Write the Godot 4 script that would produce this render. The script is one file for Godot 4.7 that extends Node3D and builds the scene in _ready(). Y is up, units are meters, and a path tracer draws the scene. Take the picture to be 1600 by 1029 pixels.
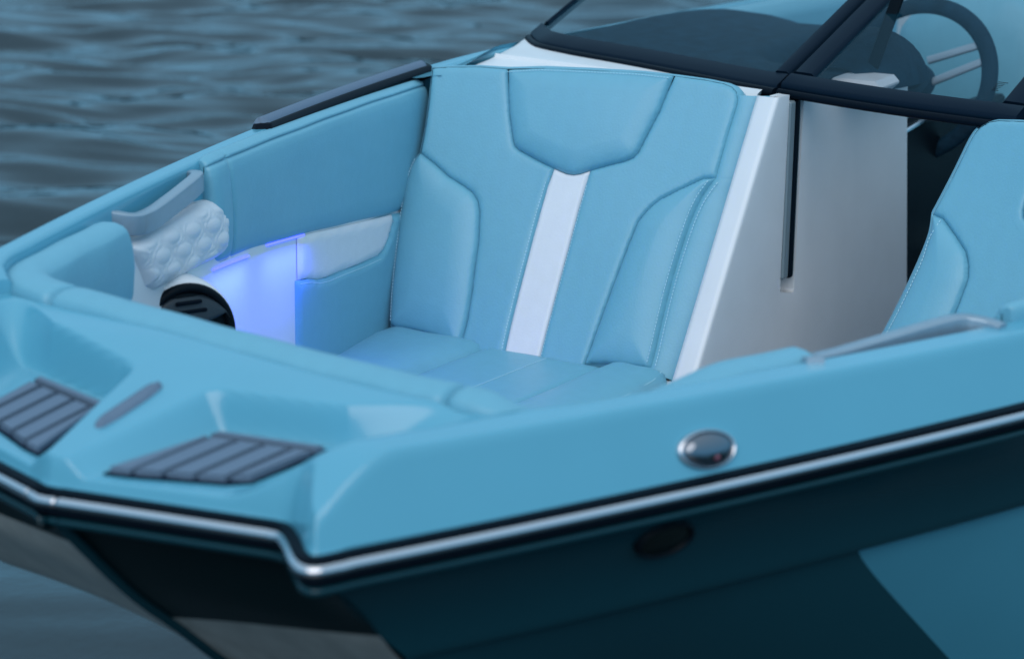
extends Node3D
# Bow of a light blue open-bow motorboat on rippled water, overcast daylight.
# Axes: x to the boat's port side, y up from the waterline, z towards the bow; "s" below is the distance aft of the stem.

var boat: Node3D
var M := {}

# ---------------------------------------------------------------- shape of the boat
func hb(s: float) -> float:            # half beam at the rub rail
	if s <= 2.6:
		return 0.452 + 0.482 * s - 0.049 * s * s
	return 1.37396 + 0.12 * (1.0 - exp(-(s - 2.6) * 1.8933))

func hbd(s: float) -> float:
	return 0.482 - 0.098 * s if s <= 2.6 else 0.2272 * exp(-(s - 2.6) * 1.8933)

func ss(a: float, b: float, x: float) -> float:
	var t := clampf((x - a) / (b - a), 0.0, 1.0)
	return t * t * (3.0 - 2.0 * t)

func ramp(a: float, b: float, x: float) -> float:      # straight slope with small rounded ends
	var t := (x - a) / (b - a)
	var r := 0.14
	if t < -r:
		return 0.0
	if t < r:
		return (t + r) * (t + r) / (4.0 * r)
	if t < 1.0 - r:
		return t
	if t < 1.0 + r:
		return 1.0 - (1.0 + r - t) * (1.0 + r - t) / (4.0 * r)
	return 1.0

func smin(a: float, b: float, k: float) -> float:
	var h := clampf(0.5 + 0.5 * (b - a) / k, 0.0, 1.0)
	return lerpf(b, a, h) - k * h * (1.0 - h)

var front_x := PackedFloat32Array([0.0, 0.02, 0.05, 0.30, 0.34, 0.36, 0.39, 0.425, 0.447, 0.463, 0.476])
var front_z := PackedFloat32Array([0.0, -0.004, -0.0124, -0.074, -0.083, -0.080, -0.058, -0.028, -0.016, -0.020, -0.045])

func front_at(ax: float) -> float:
	for i in range(1, front_x.size()):
		if ax <= front_x[i]:
			return lerpf(front_z[i - 1], front_z[i], (ax - front_x[i - 1]) / (front_x[i] - front_x[i - 1]))
	return -0.045

func lift(x: float) -> float:          # the far gunwale sits a little higher: the boat lists slightly
	return 0.052 * ss(0.35, -0.60, x)

func deck_y(x: float, z: float) -> float:
	var ax := absf(x)
	var s := -z
	var dside := maxf(0.0, (hb(maxf(s, 0.0)) - ax) * 0.9 - 0.0095)
	var ridge := smin(0.955 + 0.24 * s, 1.038, 0.012) + lift(x) * 0.7
	var floor_y := 0.945 + 0.09 * s
	# foot recess: a side wall next to the centre line and a wall behind
	var n := Vector2(0.972, 0.2325)
	var s_in := (Vector2(ax, z) - Vector2(0.050, -0.03)).dot(n)
	var t_in := ramp(-0.031, 0.0, s_in)
	var zf := -0.25 - 0.2 * (ax - 0.1)
	var w := 0.014 + 0.45 * maxf(0.0, ax - 0.29)
	var t_b := ramp(-w, 0.0, z - zf)
	var y := lerpf(ridge, floor_y, t_in * t_b)
	var crest := 0.92 + lerpf(0.028, 0.122, ss(-0.03, 0.17, s)) + lift(x)
	y = lerpf(crest, y, ss(0.085, 0.21, dside))
	var ys := 0.933 + dside * 2.9
	if dside < 0.09:
		y = smin(y, ys, 0.016 * ss(0.0, 0.02, dside) + 0.001)
	if ax < 0.476:
		var df := maxf(0.0, front_at(ax) - 0.012 - z)
		y = smin(y, 0.934 + 0.12 * (1.0 - exp(-df / 0.03)), 0.004)
	return y

# ---------------------------------------------------------------- mesh tools
func face_normal(a: Vector3, b: Vector3, c: Vector3) -> Vector3:
	return (c - a).cross(b - a)

func commit(v: PackedVector3Array, idx: PackedInt32Array) -> ArrayMesh:
	var n := PackedVector3Array()
	n.resize(v.size())
	for i in range(0, idx.size(), 3):
		var f := face_normal(v[idx[i]], v[idx[i + 1]], v[idx[i + 2]])
		n[idx[i]] += f
		n[idx[i + 1]] += f
		n[idx[i + 2]] += f
	for i in n.size():
		n[i] = n[i].normalized() if n[i].length_squared() > 1e-20 else Vector3.UP
	var arr := []
	arr.resize(Mesh.ARRAY_MAX)
	arr[Mesh.ARRAY_VERTEX] = v
	arr[Mesh.ARRAY_NORMAL] = n
	arr[Mesh.ARRAY_INDEX] = idx
	var m := ArrayMesh.new()
	m.add_surface_from_arrays(Mesh.PRIMITIVE_TRIANGLES, arr)
	return m

func add_rows(v: PackedVector3Array, idx: PackedInt32Array, rows: Array, closed := false) -> void:
	var base := v.size()
	var w: int = rows[0].size()
	for r in rows:
		v.append_array(r)
	for i in rows.size() - 1:
		for j in (w if closed else w - 1):
			var a := base + i * w + j
			var b := base + i * w + (j + 1) % w
			idx.append_array(PackedInt32Array([a, b, a + w, b, b + w, a + w]))

func rows_mesh(rows: Array, closed := false, caps := false) -> ArrayMesh:
	var v := PackedVector3Array()
	var idx := PackedInt32Array()
	add_rows(v, idx, rows, closed)
	if caps:
		for e in [0, rows.size() - 1]:
			var r: PackedVector3Array = rows[e]
			var c := Vector3.ZERO
			for p in r:
				c += p
			c /= r.size()
			var base := v.size()
			v.append_array(r)
			v.append(c)
			for j in r.size():
				var k := (j + 1) % r.size()
				if not closed and k == 0:
					continue
				if e == 0:
					idx.append_array(PackedInt32Array([base + r.size(), base + k, base + j]))
				else:
					idx.append_array(PackedInt32Array([base + r.size(), base + j, base + k]))
	return commit(v, idx)

func put(parent: Node3D, called: String, mesh: Mesh, m: Material, label := "") -> MeshInstance3D:
	var o := MeshInstance3D.new()
	o.name = called
	o.mesh = mesh
	o.material_override = m
	parent.add_child(o, true)
	if label != "":
		o.set_meta("label", label)
	return o

func group_node(parent: Node3D, called: String, label := "") -> Node3D:
	var o := Node3D.new()
	o.name = called
	parent.add_child(o, true)
	if label != "":
		o.set_meta("label", label)
	return o

func pts2(a: Array) -> PackedVector2Array:
	var r := PackedVector2Array()
	for i in range(0, a.size(), 2):
		r.append(Vector2(a[i], a[i + 1]))
	return r

func smooth2(p: PackedVector2Array, n: int) -> PackedVector2Array:   # Catmull-Rom through open points
	var r := PackedVector2Array()
	for i in p.size() - 1:
		for k in n:
			r.append(p[i].cubic_interpolate(p[i + 1], p[maxi(i - 1, 0)], p[mini(i + 2, p.size() - 1)], float(k) / n))
	r.append(p[p.size() - 1])
	return r

func resample(p: PackedVector2Array, n: int) -> PackedVector2Array:   # n + 1 points at even steps
	var len := PackedFloat32Array([0.0])
	for i in range(1, p.size()):
		len.append(len[i - 1] + p[i].distance_to(p[i - 1]))
	var r := PackedVector2Array()
	var k := 1
	for i in n + 1:
		var d := len[len.size() - 1] * i / n
		while k < p.size() - 1 and len[k] < d:
			k += 1
		r.append(p[k - 1].lerp(p[k], clampf((d - len[k - 1]) / maxf(len[k] - len[k - 1], 1e-6), 0.0, 1.0)))
	return r

func tube_rows(path: PackedVector3Array, radius: float, sides := 10) -> Array:
	var rows := []
	var up := Vector3.UP
	for i in path.size():
		var t := (path[mini(i + 1, path.size() - 1)] - path[maxi(i - 1, 0)]).normalized()
		var a := t.cross(up if absf(t.dot(up)) < 0.95 else Vector3.RIGHT).normalized()
		var b := a.cross(t)
		var r := PackedVector3Array()
		for k in sides:
			var g := TAU * k / sides
			r.append(path[i] + (a * cos(g) + b * sin(g)) * radius)
		rows.append(r)
	return rows

func tube(path: PackedVector3Array, radius: float, sides := 10) -> ArrayMesh:
	return rows_mesh(tube_rows(path, radius, sides), true, true)

# box with chamfered edges, placed by a transform
func add_rbox(v: PackedVector3Array, idx: PackedInt32Array, t: Transform3D, size: Vector3, c: float) -> void:
	var h := size / 2.0
	c = minf(c, minf(h.x, minf(h.y, h.z)) * 0.95)
	var pt := func(sx, sy, sz, ax):
		var p := Vector3(sx * h.x, sy * h.y, sz * h.z)
		for k in 3:
			if k != ax:
				p[k] -= signf(p[k]) * c
		return t * p
	var quad := func(a, b, d, e, out):
		var n := face_normal(a, b, d)
		var base := v.size()
		v.append_array(PackedVector3Array([a, b, d, e]))
		if n.dot(out) >= 0.0:
			idx.append_array(PackedInt32Array([base, base + 1, base + 2, base, base + 2, base + 3]))
		else:
			idx.append_array(PackedInt32Array([base, base + 2, base + 1, base, base + 3, base + 2]))
	for ax in 3:
		var u := (ax + 1) % 3
		var w := (ax + 2) % 3
		for sg in [-1, 1]:
			var cs := []
			for q in [[-1, -1], [1, -1], [1, 1], [-1, 1]]:
				var sgn := [0, 0, 0]
				sgn[ax] = sg
				sgn[u] = q[0]
				sgn[w] = q[1]
				cs.append(pt.call(sgn[0], sgn[1], sgn[2], ax))
			var o := Vector3.ZERO
			o[ax] = sg
			quad.call(cs[0], cs[1], cs[2], cs[3], t.basis * o)
		for su in [-1, 1]:
			for sw in [-1, 1]:
				var cs := []
				for q in [[-1, u], [1, u], [1, w], [-1, w]]:
					var sgn := [0, 0, 0]
					sgn[ax] = q[0]
					sgn[u] = su
					sgn[w] = sw
					var p: Vector3 = Vector3(sgn[0] * (h.x), sgn[1] * h.y, sgn[2] * h.z)
					for k in 3:
						if k != q[1]:
							p[k] -= signf(p[k]) * c
					cs.append(t * p)
				var o := Vector3.ZERO
				o[u] = su
				o[w] = sw
				quad.call(cs[0], cs[1], cs[2], cs[3], t.basis * o)
	for sx in [-1, 1]:
		for sy in [-1, 1]:
			for sz in [-1, 1]:
				var a: Vector3 = pt.call(sx, sy, sz, 0)
				var b: Vector3 = pt.call(sx, sy, sz, 1)
				var d: Vector3 = pt.call(sx, sy, sz, 2)
				var base := v.size()
				v.append_array(PackedVector3Array([a, b, d]))
				if face_normal(a, b, d).dot(t.basis * Vector3(sx, sy, sz)) >= 0.0:
					idx.append_array(PackedInt32Array([base, base + 1, base + 2]))
				else:
					idx.append_array(PackedInt32Array([base, base + 2, base + 1]))

func rbox(t: Transform3D, size: Vector3, c := 0.004) -> ArrayMesh:
	var v := PackedVector3Array()
	var idx := PackedInt32Array()
	add_rbox(v, idx, t, size, c)
	return commit(v, idx)

# A stuffed panel: outline in metres on a surface, raised from a seam at its edge to a rounded middle.
# place(a, b, h) gives the point of the surface, h above it; relief(a, b, d) adds to the height.
func puff(poly: PackedVector2Array, cell: float, place: Callable, T: float, r: float, crown := 0.0, relief = null, skirt := 0.0) -> ArrayMesh:
	if Geometry2D.is_polygon_clockwise(poly):
		poly.reverse()
	var lo := poly[0]
	var hi := poly[0]
	for p in poly:
		lo = lo.min(p)
		hi = hi.max(p)
	var mid := (lo + hi) / 2.0
	var half := (hi - lo) / 2.0
	var np := poly.size()
	var height := func(p: Vector2) -> float:
		var d := 1e9
		for i in np:
			var q := Geometry2D.get_closest_point_to_segment(p, poly[i], poly[(i + 1) % np])
			d = minf(d, p.distance_squared_to(q))
		d = sqrt(d)
		var t := 1.0 - clampf(d / r, 0.0, 1.0)
		var h := T * sqrt(maxf(0.0, 1.0 - pow(t, 2.4)))
		h -= 0.0025 * maxf(0.0, 1.0 - d / 0.004) * minf(1.0, T / 0.006)
		if crown > 0.0:
			var g := (p - mid) / half
			h += crown * maxf(0.0, 1.0 - g.x * g.x) * maxf(0.0, 1.0 - g.y * g.y) * minf(1.0, d / r)
		if relief != null:
			h += relief.call(p.x, p.y, d)
		return h
	var v := PackedVector3Array()
	var idx := PackedInt32Array()
	var known := {}
	var at := func(p: Vector2) -> int:
		var key := Vector2i(roundi(p.x * 20000.0), roundi(p.y * 20000.0))
		if not known.has(key):
			known[key] = v.size()
			v.append(place.call(p.x, p.y, height.call(p)))
		return known[key]
	var nx := int(ceil((hi.x - lo.x) / cell))
	var ny := int(ceil((hi.y - lo.y) / cell))
	var inside := PackedByteArray()
	for j in ny + 1:
		for i in nx + 1:
			inside.append(1 if Geometry2D.is_point_in_polygon(lo + Vector2(i, j) * cell, poly) else 0)
	for j in ny:
		for i in nx:
			var k := j * (nx + 1) + i
			var c := inside[k] + inside[k + 1] + inside[k + nx + 1] + inside[k + nx + 2]
			var a := lo + Vector2(i, j) * cell
			var sq := PackedVector2Array([a, a + Vector2(cell, 0), a + Vector2(cell, cell), a + Vector2(0, cell)])
			if c == 4:
				var q := [at.call(sq[0]), at.call(sq[1]), at.call(sq[2]), at.call(sq[3])]
				idx.append_array(PackedInt32Array([q[0], q[2], q[1], q[0], q[3], q[2]]))
			else:
				for piece in Geometry2D.intersect_polygons(sq, poly):
					var tri := Geometry2D.triangulate_polygon(piece)
					for t in range(0, tri.size(), 3):
						var p0 := piece[tri[t]]
						var p1 := piece[tri[t + 1]]
						var p2 := piece[tri[t + 2]]
						if absf((p1 - p0).cross(p2 - p0)) < 1e-9:
							continue
						if (p1 - p0).cross(p2 - p0) > 0.0:
							var sw := p1
							p1 = p2
							p2 = sw
						idx.append_array(PackedInt32Array([at.call(p0), at.call(p1), at.call(p2)]))
	if skirt > 0.0:
		var r0 := PackedVector3Array()
		var r1 := PackedVector3Array()
		for i in np + 1:
			var p := poly[i % np]
			r0.append(place.call(p.x, p.y, (relief.call(p.x, p.y, 0.0) if relief != null else 0.0) - 0.0025 * minf(1.0, T / 0.006)))
			r1.append(place.call(p.x, p.y, -skirt))
		add_rows(v, idx, [r1, r0])
	return commit(v, idx)

# thread: short raised dashes along a line on a surface
func stitches(line: PackedVector2Array, place: Callable, h: float, pitch := 0.0085, thick := 0.0013) -> ArrayMesh:
	var total := 0.0
	for i in range(1, line.size()):
		total += line[i].distance_to(line[i - 1])
	var n := maxi(2, int(total / pitch))
	var p := resample(line, n)
	var v := PackedVector3Array()
	var idx := PackedInt32Array()
	for i in n:
		var a: Vector3 = place.call(p[i].x, p[i].y, h)
		var b: Vector3 = place.call(p[i + 1].x, p[i + 1].y, h)
		b = a.lerp(b, 0.68)
		var up: Vector3 = (place.call(p[i].x, p[i].y, h + 0.01) - a).normalized()
		var x := (b - a).normalized()
		if x.length() < 0.5:
			continue
		var y := up - x * up.dot(x)
		var t := Transform3D(Basis(x, y.normalized(), x.cross(y.normalized())), (a + b) / 2.0)
		add_rbox(v, idx, t, Vector3(a.distance_to(b), thick, thick * 1.5), thick * 0.4)
	return commit(v, idx)

# ---------------------------------------------------------------- materials
func noise_tex(freq: float, seed: int, size := 256, lo := 0.0, hi := 1.0, oct := 3) -> NoiseTexture2D:
	var f := FastNoiseLite.new()
	f.seed = seed
	f.frequency = freq
	f.fractal_octaves = oct
	var t := NoiseTexture2D.new()
	t.width = size
	t.height = size
	t.seamless = true
	t.noise = f
	var g := Gradient.new()
	g.set_color(0, Color(lo, lo, lo))
	g.set_color(1, Color(hi, hi, hi))
	t.color_ramp = g
	return t

func normal_tex(freq: float, seed: int, strength: float, size := 256) -> NoiseTexture2D:
	var t := noise_tex(freq, seed, size)
	t.color_ramp = null
	t.as_normal_map = true
	t.bump_strength = strength
	return t

func mat(called: String, lin: Vector3, rough: float, spec := 0.5, metal := 0.0) -> StandardMaterial3D:
	var m := StandardMaterial3D.new()
	m.resource_name = called
	m.albedo_color = Color(lin.x, lin.y, lin.z).linear_to_srgb()
	m.roughness = rough
	m.metallic_specular = spec
	m.metallic = metal
	M[called] = m
	return m

func textured(m: StandardMaterial3D, scale: float, tint: Texture2D, rough: Texture2D, bump: Texture2D, bump_scale := 1.0) -> void:
	m.uv1_triplanar = true
	m.uv1_scale = Vector3.ONE * scale
	if tint:
		m.albedo_texture = tint
	if rough:
		m.roughness_texture = rough
	if bump:
		m.normal_enabled = true
		m.normal_texture = bump
		m.normal_scale = bump_scale

func make_materials() -> void:
	var tone := noise_tex(0.012, 3, 256, 0.975, 1.0)
	var wear := noise_tex(0.02, 9, 256, 0.9, 1.0)
	var grain := normal_tex(0.09, 5, 2.0)
	var g := mat("blue_gelcoat", Vector3(0.102, 0.38, 0.52), 0.26, 0.55)
	textured(g, 1.3, tone, wear, null)
	g.clearcoat_enabled = true
	g.clearcoat = 0.38
	g.clearcoat_roughness = 0.08
	var v := mat("blue_vinyl", Vector3(0.138, 0.40, 0.525), 0.47, 0.58)
	v.rim_enabled = true
	v.rim = 0.25
	textured(v, 6.0, tone, wear, grain, 0.25)
	var w := mat("white_vinyl", Vector3(0.72, 0.75, 0.79), 0.45, 0.5)
	textured(w, 6.0, tone, wear, grain, 0.2)
	var f := mat("white_fibreglass", Vector3(0.76, 0.78, 0.80), 0.36, 0.45)
	textured(f, 1.5, tone, wear, null)
	var h := mat("dark_gelcoat", Vector3(0.005, 0.040, 0.055), 0.2, 0.42)
	textured(h, 1.0, tone, wear, null)
	var bl := mat("black_gelcoat", Vector3(0.003, 0.010, 0.012), 0.4, 0.25)
	textured(bl, 1.0, tone, wear, null)
	var gr := mat("hull_grey", Vector3(0.46, 0.45, 0.42), 0.35, 0.5)
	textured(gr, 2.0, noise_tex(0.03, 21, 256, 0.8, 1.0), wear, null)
	var hg := mat("hull_blue", Vector3(0.045, 0.20, 0.275), 0.25, 0.5)
	textured(hg, 1.0, tone, wear, null)
	mat("black_rubber", Vector3(0.003, 0.007, 0.013), 0.42, 0.16)
	var tm := mat("track_metal", Vector3(0.20, 0.26, 0.29), 0.4, 0.5)
	textured(tm, 8.0, tone, wear, null)
	mat("chrome", Vector3(0.62, 0.62, 0.65), 0.16, 0.5, 1.0)
	mat("dark_chrome", Vector3(0.20, 0.22, 0.25), 0.07, 0.5, 1.0)
	var al := mat("brushed_metal", Vector3(0.34, 0.43, 0.50), 0.35, 0.5, 0.6)
	textured(al, 8.0, tone, wear, null)
	var ev := mat("grey_foam", Vector3(0.16, 0.23, 0.315), 0.85, 0.12)
	textured(ev, 9.0, noise_tex(0.2, 31, 256, 0.9, 1.0), null, null)
	var ed := mat("dark_foam", Vector3(0.012, 0.022, 0.040), 0.8, 0.12)
	textured(ed, 9.0, tone, null, null)
	var pf := mat("black_plastic", Vector3(0.004, 0.008, 0.012), 0.4, 0.18)
	textured(pf, 10.0, tone, wear, null)
	mat("black_frame", Vector3(0.004, 0.012, 0.024), 0.35, 0.13)
	mat("grille", Vector3(0.022, 0.036, 0.048), 0.4, 0.4)
	var th := mat("thread", Vector3(0.42, 0.68, 0.78), 0.6, 0.4)
	th.rim_enabled = true
	th.rim = 0.3
	var dk := mat("dash_fabric", Vector3(0.007, 0.038, 0.070), 0.75, 0.25)
	textured(dk, 3.0, noise_tex(0.02, 41, 256, 0.7, 1.0), null, grain, 0.4)
	var gl := mat("tinted_glass", Vector3(0.006, 0.055, 0.09), 0.0, 0.18)
	gl.transparency = BaseMaterial3D.TRANSPARENCY_ALPHA
	gl.albedo_color.a = 0.28
	var lens := mat("smoked_lens", Vector3(0.006, 0.010, 0.010), 0.2, 0.3)
	var red := mat("red_lens", Vector3(0.25, 0.06, 0.10), 0.1, 0.5)
	red.clearcoat_enabled = true
	var led := mat("led", Vector3(0.3, 0.3, 0.9), 0.4)
	led.emission_enabled = true
	led.emission = Color(0.25, 0.28, 1.0)
	led.emission_energy_multiplier = 3.0
	var fo := mat("foliage", Vector3(0.012, 0.020, 0.014), 0.9, 0.2)
	textured(fo, 0.05, noise_tex(0.05, 61, 256, 0.3, 1.0), null, null)
	var wt := mat("water", Vector3(0.003, 0.020, 0.030), 0.02, 0.5)
	wt.uv1_triplanar = true
	wt.uv1_world_triplanar = true
	wt.uv1_scale = Vector3.ONE * 1.3
	wt.normal_enabled = true
	wt.normal_texture = normal_tex(0.02, 51, 4.0, 512)
	wt.normal_scale = 0.12

# ---------------------------------------------------------------- outline paths
func rail_half() -> PackedVector2Array:     # (x, z) of the rub rail from the stem aft along the port side
	var p := PackedVector2Array()
	for i in front_x.size():
		p.append(Vector2(front_x[i], front_z[i]))
	p = smooth2(p, 5)
	var s := 0.065
	while s < 6.2:
		p.append(Vector2(hb(s), -s))
		s += 0.03 if s < 3.0 else 0.15
	return p

func full_path(half: PackedVector2Array) -> PackedVector2Array:
	var r := PackedVector2Array()
	for i in range(half.size() - 1, 0, -1):
		r.append(Vector2(-half[i].x, half[i].y))
	r.append_array(half)
	return r

func sweep(path: PackedVector2Array, prof: Array, y0: Callable, closed := true) -> ArrayMesh:
	var rows := []
	for i in path.size():
		var t := (path[mini(i + 1, path.size() - 1)] - path[maxi(i - 1, 0)]).normalized()
		var out := Vector2(-t.y, t.x)
		var r := PackedVector3Array()
		var y: float = y0.call(path[i])
		for q in prof:
			r.append(Vector3(path[i].x + out.x * q[0], y + q[1], path[i].y + out.y * q[0]))
		rows.append(r)
	return rows_mesh(rows, closed, closed)

func side_place(sg: float, inset: float) -> Callable:    # surface that follows the gunwale, inset from the rail
	return func(a: float, b: float, h: float) -> Vector3:
		var d := hbd(a)
		var l := sqrt(1.0 + d * d)
		return Vector3(sg * (hb(a) - inset - h / l), b, -a - h * d / l)

# ---------------------------------------------------------------- the scene
func _ready() -> void:
	camera_and_light()
	make_materials()
	build_water()
	build_far_woods()
	boat = Node3D.new()
	boat.name = "motorboat"
	add_child(boat)
	boat.set_meta("label", "light blue open-bow motorboat with padded bow seats and dark hull, floating on the water")
	boat.set_meta("category", "boat")
	build_hull()
	build_deck()
	build_rail()
	build_liner()
	build_console()
	build_windshield()
	build_helm()
	for sg in [-1.0, 1.0]:
		build_side_cushions(sg)
		build_backrest(sg)
		build_seat(sg)
		build_foot_pad(sg)
		build_gunwale_pad(sg)
		build_handle(sg)
	build_front_bolsters()
	build_speaker()
	build_courtesy_light()
	build_deck_fittings()

func camera_and_light() -> void:
	var cam := Camera3D.new()
	cam.name = "camera"
	var at := CameraAttributesPhysical.new()
	at.frustum_focal_length = 77.53
	at.frustum_focus_distance = 4.75
	at.frustum_near = 0.05
	at.frustum_far = 2000.0
	at.exposure_aperture = 3.3
	cam.attributes = at
	add_child(cam)
	cam.fov = 17.6
	cam.near = 0.05
	cam.far = 2000.0
	var p := deg_to_rad(15.27)
	var yaw := deg_to_rad(34.171)
	var roll := deg_to_rad(0.92)
	var fw := Vector3(-sin(yaw) * cos(p), -sin(p), -cos(yaw) * cos(p))
	var rt := fw.cross(Vector3.UP).normalized()
	var up := rt.cross(fw)
	var r2 := rt * cos(roll) + up * sin(roll)
	var u2 := up * cos(roll) - rt * sin(roll)
	cam.transform = Transform3D(Basis(r2, u2, -fw), Vector3(2.053, 1.909, 1.897))
	cam.current = true
	var env := Environment.new()
	env.background_mode = Environment.BG_SKY
	var sky := Sky.new()
	var sm := ProceduralSkyMaterial.new()
	sm.sky_top_color = Color(0.80, 0.90, 0.975)
	sm.sky_horizon_color = Color(0.49, 0.78, 0.95)
	sm.sky_curve = 0.7
	sm.ground_horizon_color = Color(0.35, 0.42, 0.48)
	sm.ground_bottom_color = Color(0.1, 0.14, 0.17)
	sm.sky_energy_multiplier = 1.0
	sky.sky_material = sm
	env.sky = sky
	env.tonemap_mode = Environment.TONE_MAPPER_LINEAR
	env.tonemap_exposure = 0.96
	env.sdfgi_enabled = true
	env.ssao_enabled = true
	env.ssil_enabled = true
	var we := WorldEnvironment.new()
	we.name = "environment"
	we.environment = env
	add_child(we)
	var sun := DirectionalLight3D.new()
	sun.name = "sun"
	sun.light_energy = 0.5
	sun.light_angular_distance = 60.0
	sun.light_color = Color(1.0, 0.965, 0.945)
	sun.shadow_enabled = true
	sun.sky_mode = DirectionalLight3D.SKY_MODE_LIGHT_ONLY
	add_child(sun)
	sun.look_at_from_position(Vector3(0.75, 1.55, 1.4), Vector3.ZERO)

# ---------------------------------------------------------------- water
func wave(x: float, z: float, n: FastNoiseLite) -> float:
	var u := -x * 0.56 - z * 0.83
	var w := x * 0.83 - z * 0.56
	var a := n.get_noise_2d(u * 110.0, w * 45.0)
	var b := n.get_noise_2d(u * 260.0 + 300.0, w * 80.0)
	var c := n.get_noise_2d(u * 42.0 - 500.0, w * 20.0)
	var calm := ss(0.9, 3.2, Vector2(maxf(absf(x + 0.2) - 0.9, 0.0), maxf(absf(z + 3.0) - 3.0, 0.0)).length() + 0.9)
	return (0.05 * c + 0.095 * a + 0.030 * b) * lerpf(0.25, 1.0, calm)

func build_water() -> void:
	var n := FastNoiseLite.new()
	n.seed = 17
	n.noise_type = FastNoiseLite.TYPE_SIMPLEX_SMOOTH
	n.frequency = 0.01
	n.fractal_octaves = 2
	var axis := func(lo: float, hi: float) -> PackedFloat32Array:
		var r := PackedFloat32Array()
		var k := lo
		while k < hi:
			r.append(k)
			k += 0.06
		var step := 0.09
		while k < 900.0:                          # coarser and coarser towards the far shore
			r.append(k)
			step = minf(step * 1.06, 60.0)
			k += step
		r.append(900.0)
		var back := PackedFloat32Array()
		k = lo
		step = 0.09
		while k > -900.0:
			step = minf(step * 1.06, 60.0)
			k -= step
			back.append(k)
		back.reverse()
		back.append_array(r)
		return back
	var xs: PackedFloat32Array = axis.call(-17.0, 1.0)
	var zs: PackedFloat32Array = axis.call(-19.0, 2.0)
	var rows := []
	for z in zs:
		var r := PackedVector3Array()
		for x in xs:
			var far := ss(140.0, 50.0, Vector2(x, z).length())
			r.append(Vector3(x, wave(x, z, n) * far - 0.22, z))
		rows.append(r)
	var o := put(self, "water", rows_mesh(rows), M.water)
	o.set_meta("kind", "structure")
	o.set_meta("label", "rippled dark blue water around the boat")

# wooded far shore: out of the picture, it darkens the backs of the ripples
func build_far_woods() -> void:
	var n := FastNoiseLite.new()
	n.seed = 8
	n.frequency = 1.0
	n.fractal_octaves = 4
	var rows := []
	for i in 361:
		var g := deg_to_rad(lerpf(-25.0, 115.0, i / 360.0))
		var r := PackedVector3Array()
		var h := 19.0 + 6.0 * n.get_noise_2d(g * 9.0, 0.0) + 3.0 * n.get_noise_2d(g * 60.0, 7.0)
		for k in 13:
			var t := k / 12.0
			var rad := 150.0 + 12.0 * t * t + 5.0 * n.get_noise_2d(g * 90.0, t * 5.0)
			r.append(Vector3(-sin(g) * rad, h * sin(t * PI * 0.62) * 1.05 - 0.3, -cos(g) * rad))
		rows.append(r)
	var o := put(self, "far_woods", rows_mesh(rows), M.foliage)
	o.set_meta("kind", "stuff")
	o.set_meta("label", "dark wooded shore across the water, seen only in its reflections")
	o.set_meta("category", "woods")

# ---------------------------------------------------------------- hull
func curve_at(q: float, keys: Array) -> Vector3:     # keys: [q, x, y, z], joined without overshoot
	var n := keys.size()
	for i in range(1, n):
		if q <= keys[i][0]:
			var h: float = keys[i][0] - keys[i - 1][0]
			var t: float = clampf((q - keys[i - 1][0]) / h, 0.0, 1.0)
			var out := Vector3.ZERO
			for c in 3:
				var d: float = (keys[i][c + 1] - keys[i - 1][c + 1]) / h
				var d0 := d
				var d1 := d
				if i > 1:
					var e: float = (keys[i - 1][c + 1] - keys[i - 2][c + 1]) / (keys[i - 1][0] - keys[i - 2][0])
					d0 = 2.0 * d * e / (d + e) if d * e > 0.0 else 0.0
				if i < n - 1:
					var e: float = (keys[i + 1][c + 1] - keys[i][c + 1]) / (keys[i + 1][0] - keys[i][0])
					d1 = 2.0 * d * e / (d + e) if d * e > 0.0 else 0.0
				var t2 := t * t
				var t3 := t2 * t
				out[c] = (2.0 * t3 - 3.0 * t2 + 1.0) * keys[i - 1][c + 1] + (t3 - 2.0 * t2 + t) * h * d0 + (3.0 * t2 - 2.0 * t3) * keys[i][c + 1] + (t3 - t2) * h * d1
			return out
	return Vector3(keys[n - 1][1], keys[n - 1][2], keys[n - 1][3])

const KEEL := [[0.0, 0.0, 0.905, -0.004], [0.05, 0.0, 0.852, -0.05], [0.167, 0.0, 0.725, -0.167], [0.258, 0.0, 0.644, -0.258], [0.355, 0.0, 0.554, -0.355], [0.6, 0.0, 0.36, -0.6], [1.0, 0.0, 0.13, -1.0], [1.5, 0.0, -0.06, -1.5], [2.5, 0.0, -0.22, -2.5], [6.2, 0.0, -0.3, -6.2]]
const CHINE := [[0.0, 0.455, 0.9, -0.03], [0.1, 0.456, 0.825, -0.115], [0.2, 0.452, 0.728, -0.205], [0.35, 0.462, 0.60, -0.35], [0.64, 0.50, 0.475, -0.64], [1.0, 0.66, 0.36, -1.0], [1.5, 0.92, 0.26, -1.5], [2.0, 1.12, 0.2, -2.0], [2.5, 1.22, 0.15, -2.5], [6.2, 1.36, 0.08, -6.2]]

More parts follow.
